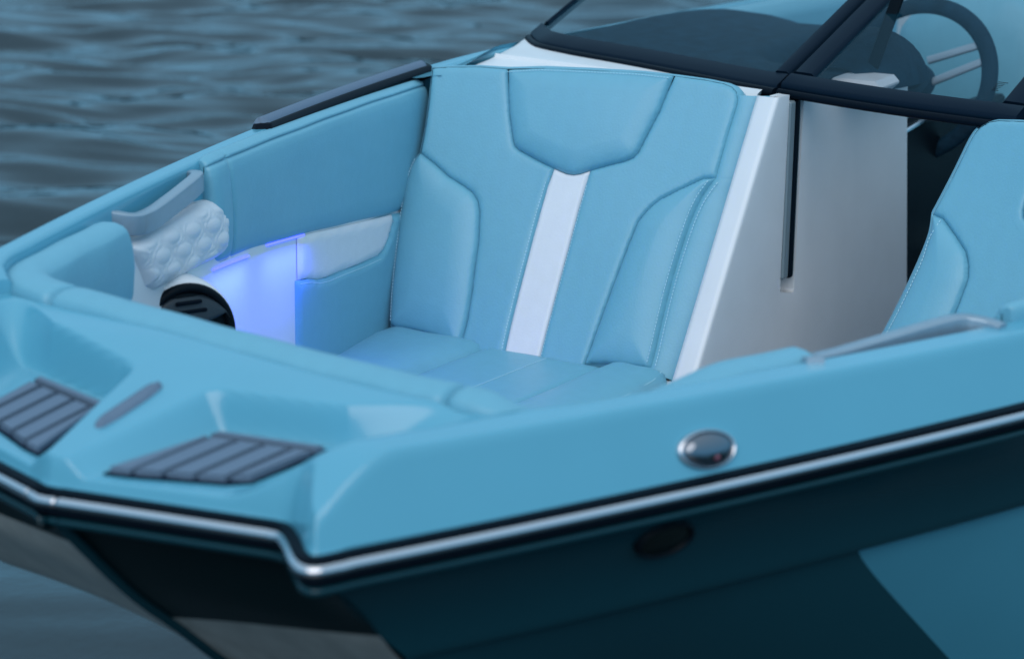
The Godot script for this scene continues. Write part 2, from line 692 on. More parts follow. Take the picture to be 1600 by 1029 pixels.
func build_hull() -> void:
	var hull := group_node(boat, "hull", "dark teal glossy hull with grey bottom and a light blue panel")
	for sg in [-1.0, 1.0]:
		# upper side: rail to crease
		var rows := []
		var N := 150
		for i in N + 1:
			var f := pow(float(i) / N, 1.6)
			var st := lerpf(0.03, 6.2, f)
			var sb := lerpf(0.212, 6.2, f)
			var a := Vector3(hb(st) - 0.004, 0.905, -st)
			var b := Vector3(hb(sb) - 0.092, 0.728, -sb)
			var r := PackedVector3Array()
			for k in 15:
				var t := k / 14.0
				var p := a.lerp(b, t)
				p.x -= 0.016 * sin(t * PI)
				if k == 14:
					p.y -= 0.001
				p.x *= sg
				r.append(p)
			# rolled knuckle under the panel
			r.append(Vector3(sg * (absf(b.x) - 0.006), b.y - 0.006, b.z))
			r.append(Vector3(sg * (absf(b.x) - 0.02), b.y - 0.008, b.z))
			rows.append(r)
		put(hull, "side_panel", rows_mesh(rows), M.dark_gelcoat)
		# lower side: crease to chine, dark forward and light blue aft of a slanted line
		for part in 2:
			rows = []
			for i in 101:
				var r := PackedVector3Array()
				for k in 21:
					var t := k / 20.0
					var split := 0.97 + 0.44 * pow(t, 1.2)
					var s := lerpf(0.212, split, i / 100.0) if part == 0 else lerpf(split, 6.2, pow(i / 100.0, 1.5))
					var top := Vector3(hb(s) - 0.112, 0.720, -s)
					var ch := curve_at(s, CHINE)
					var p := top.lerp(ch, t)
					p.x += 0.02 * sin(t * PI) * ss(0.3, 0.9, s)
					p.x *= sg
					r.append(p)
				rows.append(r)
			put(hull, "lower_side" if part == 0 else "blue_graphic", rows_mesh(rows), M.dark_gelcoat if part == 0 else M.hull_blue)
		# bow face and bottom between keel and chine
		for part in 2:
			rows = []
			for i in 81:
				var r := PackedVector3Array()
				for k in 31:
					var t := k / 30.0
					var qb := lerpf(0.236, 0.15, t) if sg > 0.0 else lerpf(0.085, 0.125, t)  # black gives way to grey, nearer the stem on the starboard side
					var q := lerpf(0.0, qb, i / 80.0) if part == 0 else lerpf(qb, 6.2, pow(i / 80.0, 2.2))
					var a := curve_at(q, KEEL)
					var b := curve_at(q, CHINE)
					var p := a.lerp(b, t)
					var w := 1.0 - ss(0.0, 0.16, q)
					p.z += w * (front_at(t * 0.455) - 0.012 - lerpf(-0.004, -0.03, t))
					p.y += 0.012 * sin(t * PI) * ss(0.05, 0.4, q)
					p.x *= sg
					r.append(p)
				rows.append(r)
			put(hull, "bow_face" if part == 0 else "hull_bottom", rows_mesh(rows), M.black_gelcoat if part == 0 else M.hull_grey)
	# keel guard, a slim strip along the stem
	var kp := PackedVector3Array()
	for i in 40:
		var p := curve_at(lerpf(0.03, 1.6, pow(i / 39.0, 1.4)), KEEL)
		kp.append(p + Vector3(0, -0.002, 0.002))
	put(hull, "keel_strip", tube(kp, 0.009, 8), M.dark_gelcoat)
	# moulded lip below the rub rail
	var half := rail_half()
	put(hull, "hull_lip", sweep(full_path(half), [[-0.012, -0.0265], [0.001, -0.029], [0.003, -0.034], [0.001, -0.040], [-0.012, -0.045], [-0.03, -0.045], [-0.03, -0.0265]], func(p): return 0.921 - 0.008 * p.y), M.dark_gelcoat)
	# transom
	var tr := PackedVector3Array([Vector3(-1.48, 0.92, -6.2), Vector3(-1.38, 0.72, -6.2), Vector3(-1.1, 0.03, -6.2), Vector3(0, -0.3, -6.2), Vector3(1.1, 0.03, -6.2), Vector3(1.38, 0.72, -6.2), Vector3(1.48, 0.92, -6.2)])
	var tf := PackedVector3Array()
	for p in tr:
		tf.append(p + Vector3(0, 0, 0.02))
	put(hull, "transom", rows_mesh([tf, tr], true, true), M.dark_gelcoat)

# ---------------------------------------------------------------- rub rail
func build_rail() -> void:
	var path := full_path(rail_half())
	var y0 := func(p): return 0.921 - 0.008 * p.y
	var rail := put(boat, "rub_rail", sweep(path, [[-0.03, 0.010], [-0.012, 0.0115], [-0.002, 0.0112], [0.003, 0.0104], [0.005, 0.0085], [0.005, 0.0065], [0.003, 0.0055], [0.003, -0.014], [0.0055, -0.016], [0.005, -0.022], [0.001, -0.027], [-0.03, -0.028]], y0), M.black_rubber, "black rubber rub rail with a bright metal insert")
	var prof := []
	for k in 11:
		var g := PI * k / 10.0
		prof.append([0.003 + 0.0105 * sin(g), -0.004 + 0.0088 * cos(g)])
	put(rail, "metal_insert", sweep(path, prof, y0), M.chrome)

# ---------------------------------------------------------------- deck
func build_deck() -> void:
	var rows := []
	var half := rail_half()
	var rails := []
	var inners := []
	var sub := func(from: float, to: float, by_x: bool) -> PackedVector2Array:
		var r := PackedVector2Array()
		for p in half:
			var k := p.x if by_x else -p.y
			if k >= from - 1e-4 and k <= to + 1e-4 and (by_x == (p.x < 0.4551)):
				r.append(p)
		return r
	var a: PackedVector2Array = sub.call(0.0, 0.34, true)
	var b: PackedVector2Array = sub.call(0.34, 0.455, true)
	var c := PackedVector2Array([b[b.size() - 1]])
	var d := PackedVector2Array()
	for p in half:
		if p.x > c[0].x and -p.y < 0.205:
			c.append(p)
	d.append(c[c.size() - 1])
	for p in half:
		if -p.y > 0.205 and -p.y < 0.425:
			d.append(p)
	rails = [resample(a, 64), resample(b, 26), resample(c, 40), resample(d, 36)]
	var ia := pts2([0.0, -0.365, 0.33, -0.367])
	var ib := pts2([0.33, -0.367, 0.42, -0.372])
	var ic := smooth2(pts2([0.42, -0.372, 0.48, -0.382, 0.525, -0.41]), 6)
	var id := smooth2(pts2([0.525, -0.41, 0.562, -0.465, 0.593, -0.54]), 6)
	inners = [resample(ia, 64), resample(ib, 26), resample(ic, 40), resample(id, 36)]
	var P := PackedVector2Array()
	var Q := PackedVector2Array()
	for k in 4:
		for i in rails[k].size():
			if k > 0 and i == 0:
				continue
			P.append(rails[k][i])
			Q.append(inners[k][i])
	var s0 := -P[P.size() - 1].y
	for i in range(1, 121):
		var f := pow(i / 120.0, 1.5)
		var s := lerpf(s0, 6.2, f)
		var t := lerpf(0.54, 6.2, f)
		P.append(Vector2(hb(s), -s))
		Q.append(Vector2(hb(t) - 0.105, -t))
	var PF := full_path(P)
	var QF := full_path(Q)
	for i in PF.size():
		var tq := (QF[mini(i + 1, QF.size() - 1)] - QF[maxi(i - 1, 0)]).normalized()
		var inw := Vector2(tq.y, -tq.x)
		var tp := (PF[mini(i + 1, PF.size() - 1)] - PF[maxi(i - 1, 0)]).normalized()
		var p0 := PF[i] + Vector2(tp.y, -tp.x) * 0.010
		var r := PackedVector3Array()
		r.append(Vector3(p0.x, 0.925, p0.y))
		var y := 0.0
		for k in 81:
			var v := pow(k / 80.0, 1.25)
			var q := p0.lerp(QF[i], v)
			y = deck_y(q.x, q.y)
			r.append(Vector3(q.x, y, q.y))
		# rolled inner edge and the coaming below it
		for e in [[0.006, -0.002], [0.010, -0.007], [0.012, -0.016], [0.014, -0.05], [0.02, -0.10], [0.03, -0.17]]:
			r.append(Vector3(QF[i].x + inw.x * e[0], y + e[1], QF[i].y + inw.y * e[0]))
		rows.append(r)
	put(boat, "deck", rows_mesh(rows), M.blue_gelcoat, "glossy light blue moulded bow deck and gunwales")

# ---------------------------------------------------------------- inside mouldings
func floor_level(s: float) -> float:      # the bow floor steps up towards the stem
	return maxf(curve_at(s, CHINE).y + 0.05, 0.12)

func liner_x(s: float, y: float) -> float:  # half width of the inner moulding, kept inside the hull
	var ch := curve_at(s, CHINE)
	var hull_x := lerpf(ch.x, hb(s) - 0.112, clampf((y - ch.y) / maxf(0.72 - ch.y, 0.01), 0.0, 1.0))
	return minf(hb(s) - lerpf(0.115, 0.146, ss(0.5, 0.8, s)), hull_x - 0.035)

func build_liner() -> void:
	var liner := group_node(boat, "cockpit_liner", "white moulded inner walls of the bow cockpit")
	for sg in [-1.0, 1.0]:
		var rows := []
		for i in 91:
			var s := lerpf(0.5, 6.15, pow(i / 90.0, 1.3))
			var r := PackedVector3Array()
			var low := floor_level(s)
			for k in 9:
				var y := lerpf(1.0, low, k / 8.0)
				r.append(Vector3(sg * liner_x(s, y), y, -s))
			rows.append(r)
		put(liner, "side_wall", rows_mesh(rows), M.white_fibreglass)
	var fr := []
	for i in 31:
		var x := lerpf(-1.0, 1.0, i / 30.0)
		var r := PackedVector3Array()
		for k in 9:
			var y := lerpf(1.0, 0.62, k / 8.0)
			var sz := lerpf(0.42, 0.60, k / 8.0)
			r.append(Vector3(x * lerpf(0.56, 0.47, k / 8.0), y, -sz - 0.06 * pow(absf(x), 4.0)))
		fr.append(r)
	put(liner, "front_wall", rows_mesh(fr), M.white_fibreglass)
	var fl := []
	for i in 60:
		var s := lerpf(0.56, 6.15, pow(i / 59.0, 1.4))
		var y := floor_level(s)
		var x := liner_x(s, y)
		fl.append(PackedVector3Array([Vector3(-x, y, -s), Vector3(0, y, -s), Vector3(x, y, -s)]))
	put(liner, "cockpit_floor", rows_mesh(fl), M.grey_foam)

# ---------------------------------------------------------------- console between bow and helm
func build_console() -> void:
	for sg in [-1.0, 1.0]:
		var con := group_node(boat, "console", "white moulded console beside the walkway")
		var X := 0.25 if sg < 0.0 else 0.335
		var zo := 0.0 if sg < 0.0 else 0.16
		var flat := func(a: float, b: float, h: float) -> Vector3: return Vector3(sg * (X - h), b, -a - zo)
		# side wall with a slot for the sliding wind door; the front edge is rolled
		var wall := pts2([2.615, 1.119, 2.26, 0.50, 2.02, 0.09, 3.46, 0.09, 3.435, 0.5, 3.36, 1.0, 3.35, 1.119, 2.742, 1.119, 2.742, 0.625, 2.736, 0.615, 2.668, 0.630, 2.664, 0.645, 2.664, 1.112, 2.664, 1.119])
		put(con, "side_wall", puff(wall, 0.03, flat, 0.0008, 0.004), M.white_fibreglass)
		# faces of the slot
		var slot := []
		for p in [Vector2(2.664, 1.119), Vector2(2.664, 0.645), Vector2(2.668, 0.63), Vector2(2.736, 0.615), Vector2(2.742, 0.625), Vector2(2.742, 1.119)]:
			slot.append(PackedVector3Array([Vector3(sg * X, p.y, -p.x - zo), Vector3(sg * (X + 0.004), p.y, -p.x - zo), Vector3(sg * (X + 0.035), p.y, -p.x - zo)]))
		put(con, "slot_edge", rows_mesh(slot), M.white_fibreglass)
		put(con, "slot_back", rbox(Transform3D(Basis(), Vector3(sg * (X + 0.04), 0.85, -2.703 - zo)), Vector3(0.01, 0.53, 0.11), 0.001), M.white_fibreglass)
		var tilt := Basis(Vector3.RIGHT, 0.01)
		put(con, "door_track", rbox(Transform3D(tilt, Vector3(sg * (X + 0.008), 0.882, -2.682 - zo)), Vector3(0.024, 0.44, 0.030), 0.004), M.track_metal)
		put(con, "door_seal", rbox(Transform3D(tilt, Vector3(sg * (X + 0.006), 0.882, -2.7085 - zo)), Vector3(0.024, 0.445, 0.020), 0.003), M.black_rubber)
		put(con, "door_track", rbox(Transform3D(tilt, Vector3(sg * (X + 0.010), 0.882, -2.724 - zo)), Vector3(0.024, 0.44, 0.009), 0.002), M.track_metal)
		# front face that carries the backrest
		var rows := []
		for i in 31:
			var t := i / 30.0
			var y := lerpf(0.09, 1.119, t)
			var s := lerpf(2.02, 2.26, clampf((y - 0.09) / 0.41, 0, 1)) if y < 0.5 else lerpf(2.26, 2.615, (y - 0.5) / 0.619)
			var r := PackedVector3Array()
			for e in [[0.0, -0.003], [0.0008, 0.004], [0.003, 0.008], [0.008, 0.0112], [0.014, 0.012], [0.045, 0.012], [0.058, 0.006], [0.068, -0.015], [0.09, -0.08], [0.5, -0.14], [0.95, -0.18]]:
				r.append(Vector3(sg * (X + e[0]), y, -(s - e[1]) - zo))
			rows.append(r)
		put(con, "front_face", rows_mesh(rows), M.white_fibreglass)
		# cowl between backrest and windshield
		rows = []
		for i in 25:
			var t := i / 24.0
			var x := lerpf(0.25, 1.33, t)
			var r := PackedVector3Array()
			var zf := -2.74 + 0.14 * ss(0.6, 0.9, x) - 0.5 * ss(1.16, 1.36, x)
			var zb := base_z(x) - 0.03
			for k in 9:
				var u := k / 8.0
				r.append(Vector3(sg * x, 1.090 + 0.022 * ss(0.0, 0.5, u), lerpf(zf, zb, u)))
			rows.append(r)
		put(con, "cowl", rows_mesh(rows), M.white_fibreglass)
		# blue shoulder between the cowl and the gunwale
		rows = []
		for i in 25:
			var s := lerpf(2.45, 3.6, i / 24.0)
			var x0 := lerpf(1.13, 1.34, clampf((s - 2.5) / 0.5, 0.0, 1.0))
			var x1 := hb(s) - 0.100
			var r := PackedVector3Array()
			for k in 7:
				var u := k / 6.0
				var x := lerpf(x0, maxf(x1, x0 + 0.01), u)
				r.append(Vector3(sg * x, lerpf(1.105, 1.038 + lift(sg * x), ss(0.0, 0.8, u)), -s))
			rows.append(r)
		put(con, "gunwale_shoulder", rows_mesh(rows), M.blue_gelcoat)
		# walkway face of the helm side behind the wall: plain black panel with a bright edge
		put(con, "walkway_panel", rbox(Transform3D(Basis(), Vector3(sg * 0.345, 0.515, -3.80)), Vector3(0.06, 0.82, 0.88), 0.01), M.black_plastic)
		put(con, "walkway_trim", rbox(Transform3D(Basis(Vector3.RIGHT, 0.125), Vector3(sg * 0.312, 0.925, -3.61)), Vector3(0.014, 0.014, 0.42), 0.004), M.chrome)
		put(con, "aft_face", rbox(Transform3D(Basis(), Vector3(sg * 0.80, 0.58, -3.4)), Vector3(1.04, 0.98, 0.05), 0.01), M.black_plastic)

func base_z(x: float) -> float:        # foot of the windshield
	var ax := absf(x)
	var xs := [0.0, 0.33, 0.56, 0.81, 1.05, 1.21, 1.33, 1.40]
	var zs := [-2.69, -2.725, -2.80, -2.885, -2.955, -3.025, -3.15, -3.30]
	for i in range(1, xs.size()):
		if ax <= xs[i]:
			var pre: float = zs[maxi(i - 2, 0)]
			var post: float = zs[mini(i + 1, xs.size() - 1)]
			return cubic_interpolate(zs[i - 1], zs[i], pre, post, (ax - xs[i - 1]) / (xs[i] - xs[i - 1]))
	return zs[-1]

# ---------------------------------------------------------------- windshield
const RAKE := Vector3(0, 0.347, -0.938)

func bar(a: PackedVector3Array, across: Vector3, n: Vector3, w: float, thick: float) -> ArrayMesh:   # flat bar along a line
	var rows := []
	for p in a:
		var r := PackedVector3Array()
		var c := thick * 0.3
		for q in [[0.0, c], [c, 0.0], [w - c, 0.0], [w, c], [w, thick - c], [w - c, thick], [c, thick], [0.0, thick - c]]:
			r.append(p + across * q[0] - n * q[1])
		rows.append(r)
	return rows_mesh(rows, true, true)

func build_windshield() -> void:
	var ws := group_node(boat, "windshield", "raked windshield of tinted panes in a black frame")
	var n := Vector3(0, 0.938, 0.347)
	var y0 := 1.122
	for sg in [-1.0, 1.0]:
		var base := PackedVector3Array()
		for i in 41:
			var x := lerpf(0.318, 1.335, i / 40.0)
			base.append(Vector3(sg * x, y0, base_z(x)))
		var L := 0.72
		var low := PackedVector3Array()
		for p in base:
			low.append(p + n * 0.004)
		put(ws, "lower_frame", bar(low, RAKE, n, 0.076, 0.03), M.black_frame)
		# rubber foot under the frame
		var foot := PackedVector3Array()
		for p in base:
			foot.append(p + Vector3(0, -0.012, 0.004))
		put(ws, "foot_gasket", tube(foot, 0.013, 8), M.black_rubber)
		# posts
		var inner := PackedVector3Array()
		var outer := PackedVector3Array()
		for i in 9:
			inner.append(base[0] + RAKE * (0.077 + (L - 0.077) * i / 8.0) + n * 0.005)
			outer.append(base[40] + RAKE * (0.077 + (L - 0.077) * i / 8.0) + n * 0.005)
		put(ws, "post", bar(inner, Vector3(sg, 0, 0), n, 0.045, 0.03), M.black_frame)
		put(ws, "post", bar(outer, Vector3(-sg, 0, 0), n, 0.02, 0.03), M.black_frame)
		var top := PackedVector3Array()
		for p in base:
			top.append(p + RAKE * L + n * 0.006)
		put(ws, "upper_frame", bar(top, RAKE, n, 0.03, 0.03), M.black_frame)
		var rows := []
		for i in range(0, 41, 2):
			var p := base[i]
			rows.append(PackedVector3Array([p + RAKE * 0.03 - n * 0.008, p + RAKE * (L + 0.01) - n * 0.008]))
		put(ws, "pane", rows_mesh(rows), M.tinted_glass)
	# walk-through pane in its own frame
	var a := Vector3(-0.300, y0 + 0.004, -2.715)
	var b := Vector3(0.322, y0 - 0.004, -2.655)
	var L2 := 0.72
	var low2 := PackedVector3Array()
	for i in 11:
		low2.append(a.lerp(b, i / 10.0) + n * 0.010 + Vector3(0, 0, 0.02 * sin(PI * i / 10.0)))
	var along := (b - a).normalized()
	put(ws, "lower_frame", bar(low2, RAKE, n, 0.066, 0.028), M.black_frame)
	for e in 2:
		var q := PackedVector3Array()
		var o: Vector3 = low2[0] if e == 0 else low2[10]
		for i in 9:
			q.append(o + RAKE * (0.067 + (L2 - 0.067) * i / 8.0) + n * 0.001)
		put(ws, "post", bar(q, along if e == 0 else -along, n, 0.062, 0.028), M.black_frame)
	var rim := PackedVector3Array()
	for i in 11:
		rim.append(low2[i] + Vector3(0, -0.02, 0.008))
	put(ws, "foot_gasket", tube(rim, 0.010, 8), M.black_rubber)
	var g := []
	for i in 11:
		g.append(PackedVector3Array([low2[i] + RAKE * 0.03 - n * 0.012, low2[i] + RAKE * L2 - n * 0.012]))
	put(ws, "pane", rows_mesh(g), M.tinted_glass)
	# small etched marking in the corner of the pane: rows of tiny print
	var v := PackedVector3Array()
	var idx := PackedInt32Array()
	var org := Vector3(0.212, y0, -2.66) + RAKE * 0.165 - n * 0.001
	var rng := RandomNumberGenerator.new()
	rng.seed = 4
	for row in 6:
		var x := 0.0
		while x < 0.022 - 0.002 * row:
			var w := rng.randf_range(0.002, 0.006)
			add_rbox(v, idx, Transform3D(Basis(along, n, RAKE), org + along * (x + w / 2.0) - RAKE * 0.008 * row), Vector3(w, 0.0006, 0.0028), 0.0001)
			x += w + 0.0012
	put(ws, "etched_marking", commit(v, idx), M.black_plastic)

# ---------------------------------------------------------------- helm and cockpit behind the windshield
func build_helm() -> void:
	var helm := group_node(boat, "helm", "dark dashboard and steering wheel behind the windshield")
	# dash top
	var rows := []
	for i in 31:
		var x := lerpf(-1.25, -0.27, i / 30.0)
		var r := PackedVector3Array()
		var reach := 1.3 + 0.04 * sin(i * 0.5) - 0.85 * ss(-0.80, -0.60, x) + 0.05 * ss(-0.42, -0.3, x)
		for k in 13:
			var t := k / 12.0
			var z := base_z(x) - 0.02 - reach * t
			var y := 1.112 + 0.02 * sin(t * PI * 0.8) - 0.05 * pow(t, 6.0)
			r.append(Vector3(x, y, z))
		var e := r[12]
		r.append(e + Vector3(0, -0.03, -0.012))
		r.append(e + Vector3(0, -0.2, 0.02))
		rows.append(r)
	put(helm, "dash_top", rows_mesh(rows), M.dash_fabric)
	# instrument hood
	rows = []
	for i in 17:
		var g := PI * i / 16.0
		var r := PackedVector3Array()
		for k in 7:
			var t := k / 6.0
			var rad := 0.165 - 0.035 * pow(1.0 - t, 2.0)
			var hgt := 0.13 - 0.07 * pow(1.0 - t, 1.5)
			r.append(Vector3(-0.335 - cos(g) * rad, 1.085 + sin(g) * hgt, -3.02 - 0.28 * t))
		rows.append(r)
	put(helm, "instrument_hood", rows_mesh(rows), M.dash_fabric)
	put(helm, "dash_pad", rbox(Transform3D(Basis(Vector3.UP, 0.1), Vector3(-0.215, 1.112, -3.0)), Vector3(0.14, 0.035, 0.17), 0.015), M.white_vinyl)
	# stay that holds the windshield
	var st := PackedVector3Array([Vector3(-0.262, 1.10, -3.08), Vector3(-0.205, 1.33, -3.12)])
	put(helm, "windshield_stay", bar(st, Vector3(1, 0, 0), Vector3(0, 0, 1), 0.034, 0.012), M.black_plastic)
	# steering wheel
	var sw := group_node(boat, "steering_wheel")
	var c := Vector3(-0.437, 1.002, -3.823)
	var tilt := Basis(Vector3.RIGHT, -0.42) * Basis(Vector3.UP, 0.0)
	var ring := []
	for i in 65:
		var g := TAU * i / 64.0
		var r := PackedVector3Array()
		for k in 12:
			var h := TAU * k / 12.0
			var rr := 0.226 + 0.025 * cos(h)
			r.append(c + tilt * Vector3(cos(g) * rr, sin(g) * rr, 0.016 * sin(h)))
		ring.append(r)
	put(sw, "wheel_rim", rows_mesh(ring, true), M.dash_fabric)
	for g in [0.45, PI - 0.45, -PI / 2.0]:
		for e in [-1.0, 1.0]:
			var d := tilt * Vector3(cos(g), sin(g), 0)
			var nrm := tilt * Vector3(-sin(g), cos(g), 0)
			var ln := PackedVector3Array([c + d * 0.05 + nrm * (0.034 * e), c + d * 0.205 + nrm * (0.026 * e)])
			put(sw, "spoke", bar(ln, nrm, tilt * Vector3(0, 0, 1), 0.024, 0.012), M.brushed_metal)
	put(sw, "hub", tube(PackedVector3Array([c - tilt * Vector3(0, 0, 0.03), c + tilt * Vector3(0, 0, 0.02)]), 0.055, 24), M.dash_fabric)
	put(sw, "column", tube(PackedVector3Array([c + tilt * Vector3(0, 0, 0.02), c + tilt * Vector3(0, 0, 0.16)]), 0.035, 16), M.black_plastic)
	# helm seat and the cockpit seating seen through the glass
	var hs := group_node(boat, "helm_seat", "light blue helm seat behind the steering wheel")
	var back := pts2([-0.27, 0.0, 0.27, 0.0, 0.29, 0.2, 0.27, 0.5, 0.2, 0.6, 0.08, 0.64, -0.08, 0.64, -0.2, 0.6, -0.27, 0.5, -0.29, 0.2])
	var pl := func(a: float, b: float, h: float) -> Vector3: return Vector3(-0.46 + a, 0.58 + b, -4.28 + h * 0.98 - b * 0.18)
	put(hs, "seat_back", puff(back, 0.02, pl, 0.05, 0.1, 0.03, null, 0.12), M.blue_vinyl)
	put(hs, "seat_base", rbox(Transform3D(Basis(), Vector3(-0.46, 0.5, -4.05)), Vector3(0.54, 0.14, 0.5), 0.05), M.blue_vinyl)
	put(hs, "pedestal", tube(PackedVector3Array([Vector3(-0.46, 0.1, -4.05), Vector3(-0.46, 0.44, -4.05)]), 0.06, 16), M.brushed_metal)
	var aft := group_node(boat, "cockpit_lounge", "light blue lounge seats in the cockpit behind the helm")
	put(aft, "bench_seat", rbox(Transform3D(Basis(), Vector3(0, 0.40, -5.5)), Vector3(2.3, 0.25, 0.6), 0.05), M.blue_vinyl)
	put(aft, "bench_back", rbox(Transform3D(Basis(Vector3.RIGHT, -0.15), Vector3(0, 0.75, -5.9)), Vector3(2.4, 0.6, 0.18), 0.05), M.blue_vinyl)
	for sg in [-1.0, 1.0]:
		var path := PackedVector2Array()
		for i in 31:
			var s := lerpf(3.5, 5.6, i / 30.0)
			path.append(Vector2(sg * (hb(s) - 0.13), -s))
		if sg < 0.0:
			path.reverse()
		put(aft, "side_bolster", sweep(path, [[0.03, 0.0], [0.0, 0.03], [-0.05, 0.02], [-0.07, -0.03], [-0.07, -0.35], [0.02, -0.36]], func(_p): return 1.06), M.blue_vinyl)
	put(aft, "sun_deck", rbox(Transform3D(Basis(), Vector3(0, 0.98, -6.12)), Vector3(2.6, 0.08, 0.26), 0.03), M.blue_gelcoat)

# ---------------------------------------------------------------- cushions along the sides
func build_side_cushions(sg: float) -> void:
	var up := 0.0 if sg < 0.0 else -0.03
	# main coaming bolster: rolled top and a flat stuffed face
	var bol := group_node(boat, "side_bolster", "blue padded bolster along the inside of the gunwale")
	var rows := []
	var stations := PackedFloat32Array()
	for i in 12:
		stations.append(1.262 + 0.038 * (1.0 - cos(PI / 2.0 * i / 11.0)))
	for k in [1.31, 1.325, 1.338, 1.3435, 1.3455, 1.3475, 1.353, 1.366]:
		stations.append(k)
	for i in 85:
		stations.append(1.38 + 1.092 * i / 84.0)
	for s in stations:
		var f := (s - 1.262) / 1.21
		var notch := 0.008 * exp(-pow((s - 1.3455) / 0.0035, 2.0))
		var e := 1.0                                  # rounding of the forward end
		if s < 1.30:
			e = sqrt(maxf(0.0, 1.0 - pow((1.30 - s) / 0.038, 2.0)))
		var yb := lerpf(0.872, 0.752, ss(0.0, 1.0, f) * 0.4 + f * 0.6)
		var ytop := 1.100 - 0.016 * f
		var ym := (yb + ytop) / 2.0
		var r := PackedVector3Array()
		for q in [[0.104, ytop - 0.06], [0.104, ytop - 0.02], [0.107, ytop - 0.007], [0.114, ytop - 0.001], [0.127, ytop - 0.001], [0.141, ytop - 0.007], [0.146, ytop - 0.0120], [0.1405, ytop - 0.0148], [0.1485, ytop - 0.0172], [0.154, ytop - 0.024], [0.159, ytop - 0.04], [0.162, ytop - 0.07], [0.164, lerpf(ytop, yb, 0.5)], [0.162, yb + 0.06], [0.158, yb + 0.03], [0.152, yb + 0.015], [0.1475, yb + 0.0105], [0.1445, yb + 0.009], [0.147, yb + 0.0075], [0.142, yb + 0.002], [0.13, yb], [0.09, yb]]:
			var ins: float = lerpf(0.118, q[0], e * 0.6 + 0.4) - (notch if q[0] > 0.143 else 0.0)
			var y: float = lerpf(ym, q[1], 0.93 + 0.07 * e) + up
			var wob := 0.0012 * sin(s * 23.0 + y * 17.0) + 0.0009 * sin(s * 9.0 - y * 31.0)
			r.append(Vector3(sg * (hb(s) - ins - wob), y, -s))
		rows.append(r)
	put(bol, "padding", rows_mesh(rows, true, true), M.blue_vinyl)
	# quilted white cushion below the grab handle
	var q := pts2([0.871, 1.010, 0.913, 1.016, 0.965, 1.018, 1.054, 1.018, 1.145, 1.018, 1.214, 1.019, 1.264, 1.013, 1.301, 0.996, 1.320, 0.973, 1.325, 0.945, 1.317, 0.898, 1.290, 0.888, 1.216, 0.890, 1.138, 0.892, 1.077, 0.893, 1.022, 0.895, 0.968, 0.898, 0.935, 0.915, 0.909, 0.954, 0.882, 0.987])
	for i in q.size():
		q[i].y += up
	var quilt := group_node(boat, "quilted_cushion", "white quilted cushion with raised hexagons under the grab handle")
	var hexes := func(a: float, b: float, d: float) -> float:
		var u := a / 0.098
		var w := (b - up + 0.12 * (a - 1.1)) / 0.034
		var best := 9.0
		for k in [-1, 0, 1]:
			var row: float = roundf(w) + k
			var off := 0.5 if int(row) % 2 != 0 else 0.0
			var col := roundf(u - off) + off
			best = minf(best, Vector2((u - col) * 1.35, (w - row) * 1.0).length())
		var dome := maxf(0.0, 1.0 - best * best / 0.25)
		var ringy := exp(-pow((best - 0.58) / 0.045, 2.0))
		return (0.0052 * pow(dome, 0.8) + 0.0022 * ringy) * ss(0.004, 0.02, d)
	put(quilt, "padding", puff(q, 0.0032, side_place(sg, 0.135), 0.030, 0.045, 0.0, hexes, 0.04), M.white_vinyl)
	# low side panel beside the seat with a white insert
	var low := group_node(boat, "side_cushion", "blue side cushion with a white insert beside the bow seat")
	var ins := pts2([1.703, 0.739, 1.703, 0.837, 1.796, 0.828, 1.944, 0.809, 2.116, 0.789, 2.262, 0.774, 2.264, 0.760, 2.242, 0.728, 2.206, 0.698, 2.175, 0.688, 2.057, 0.693, 1.943, 0.702, 1.867, 0.706, 1.812, 0.714, 1.76, 0.729])
	var rest := pts2([1.692, 0.739, 1.76, 0.729, 1.812, 0.714, 1.867, 0.706, 1.943, 0.702, 2.057, 0.693, 2.175, 0.688, 2.206, 0.698, 2.242, 0.728, 2.264, 0.760, 2.264, 0.774, 2.40, 0.760, 2.40, 0.44, 2.242, 0.44, 2.056, 0.44, 1.827, 0.44, 1.676, 0.44, 1.684, 0.56])
	for i in ins.size():
		ins[i].y += up
	for i in rest.size():
		rest[i].y += up
	put(low, "insert", puff(ins, 0.012, side_place(sg, 0.151), 0.005, 0.012), M.white_vinyl)
	put(low, "padding", puff(rest, 0.012, side_place(sg, 0.151), 0.009, 0.02, 0.0, null, 0.03), M.blue_vinyl)
	if sg < 0.0:
		put(low, "stitching", stitches(pts2([1.70, 0.731, 1.76, 0.720, 1.812, 0.705, 1.867, 0.697, 1.943, 0.693, 2.057, 0.684, 2.178, 0.679]), side_place(sg, 0.151), 0.0075), M.thread)

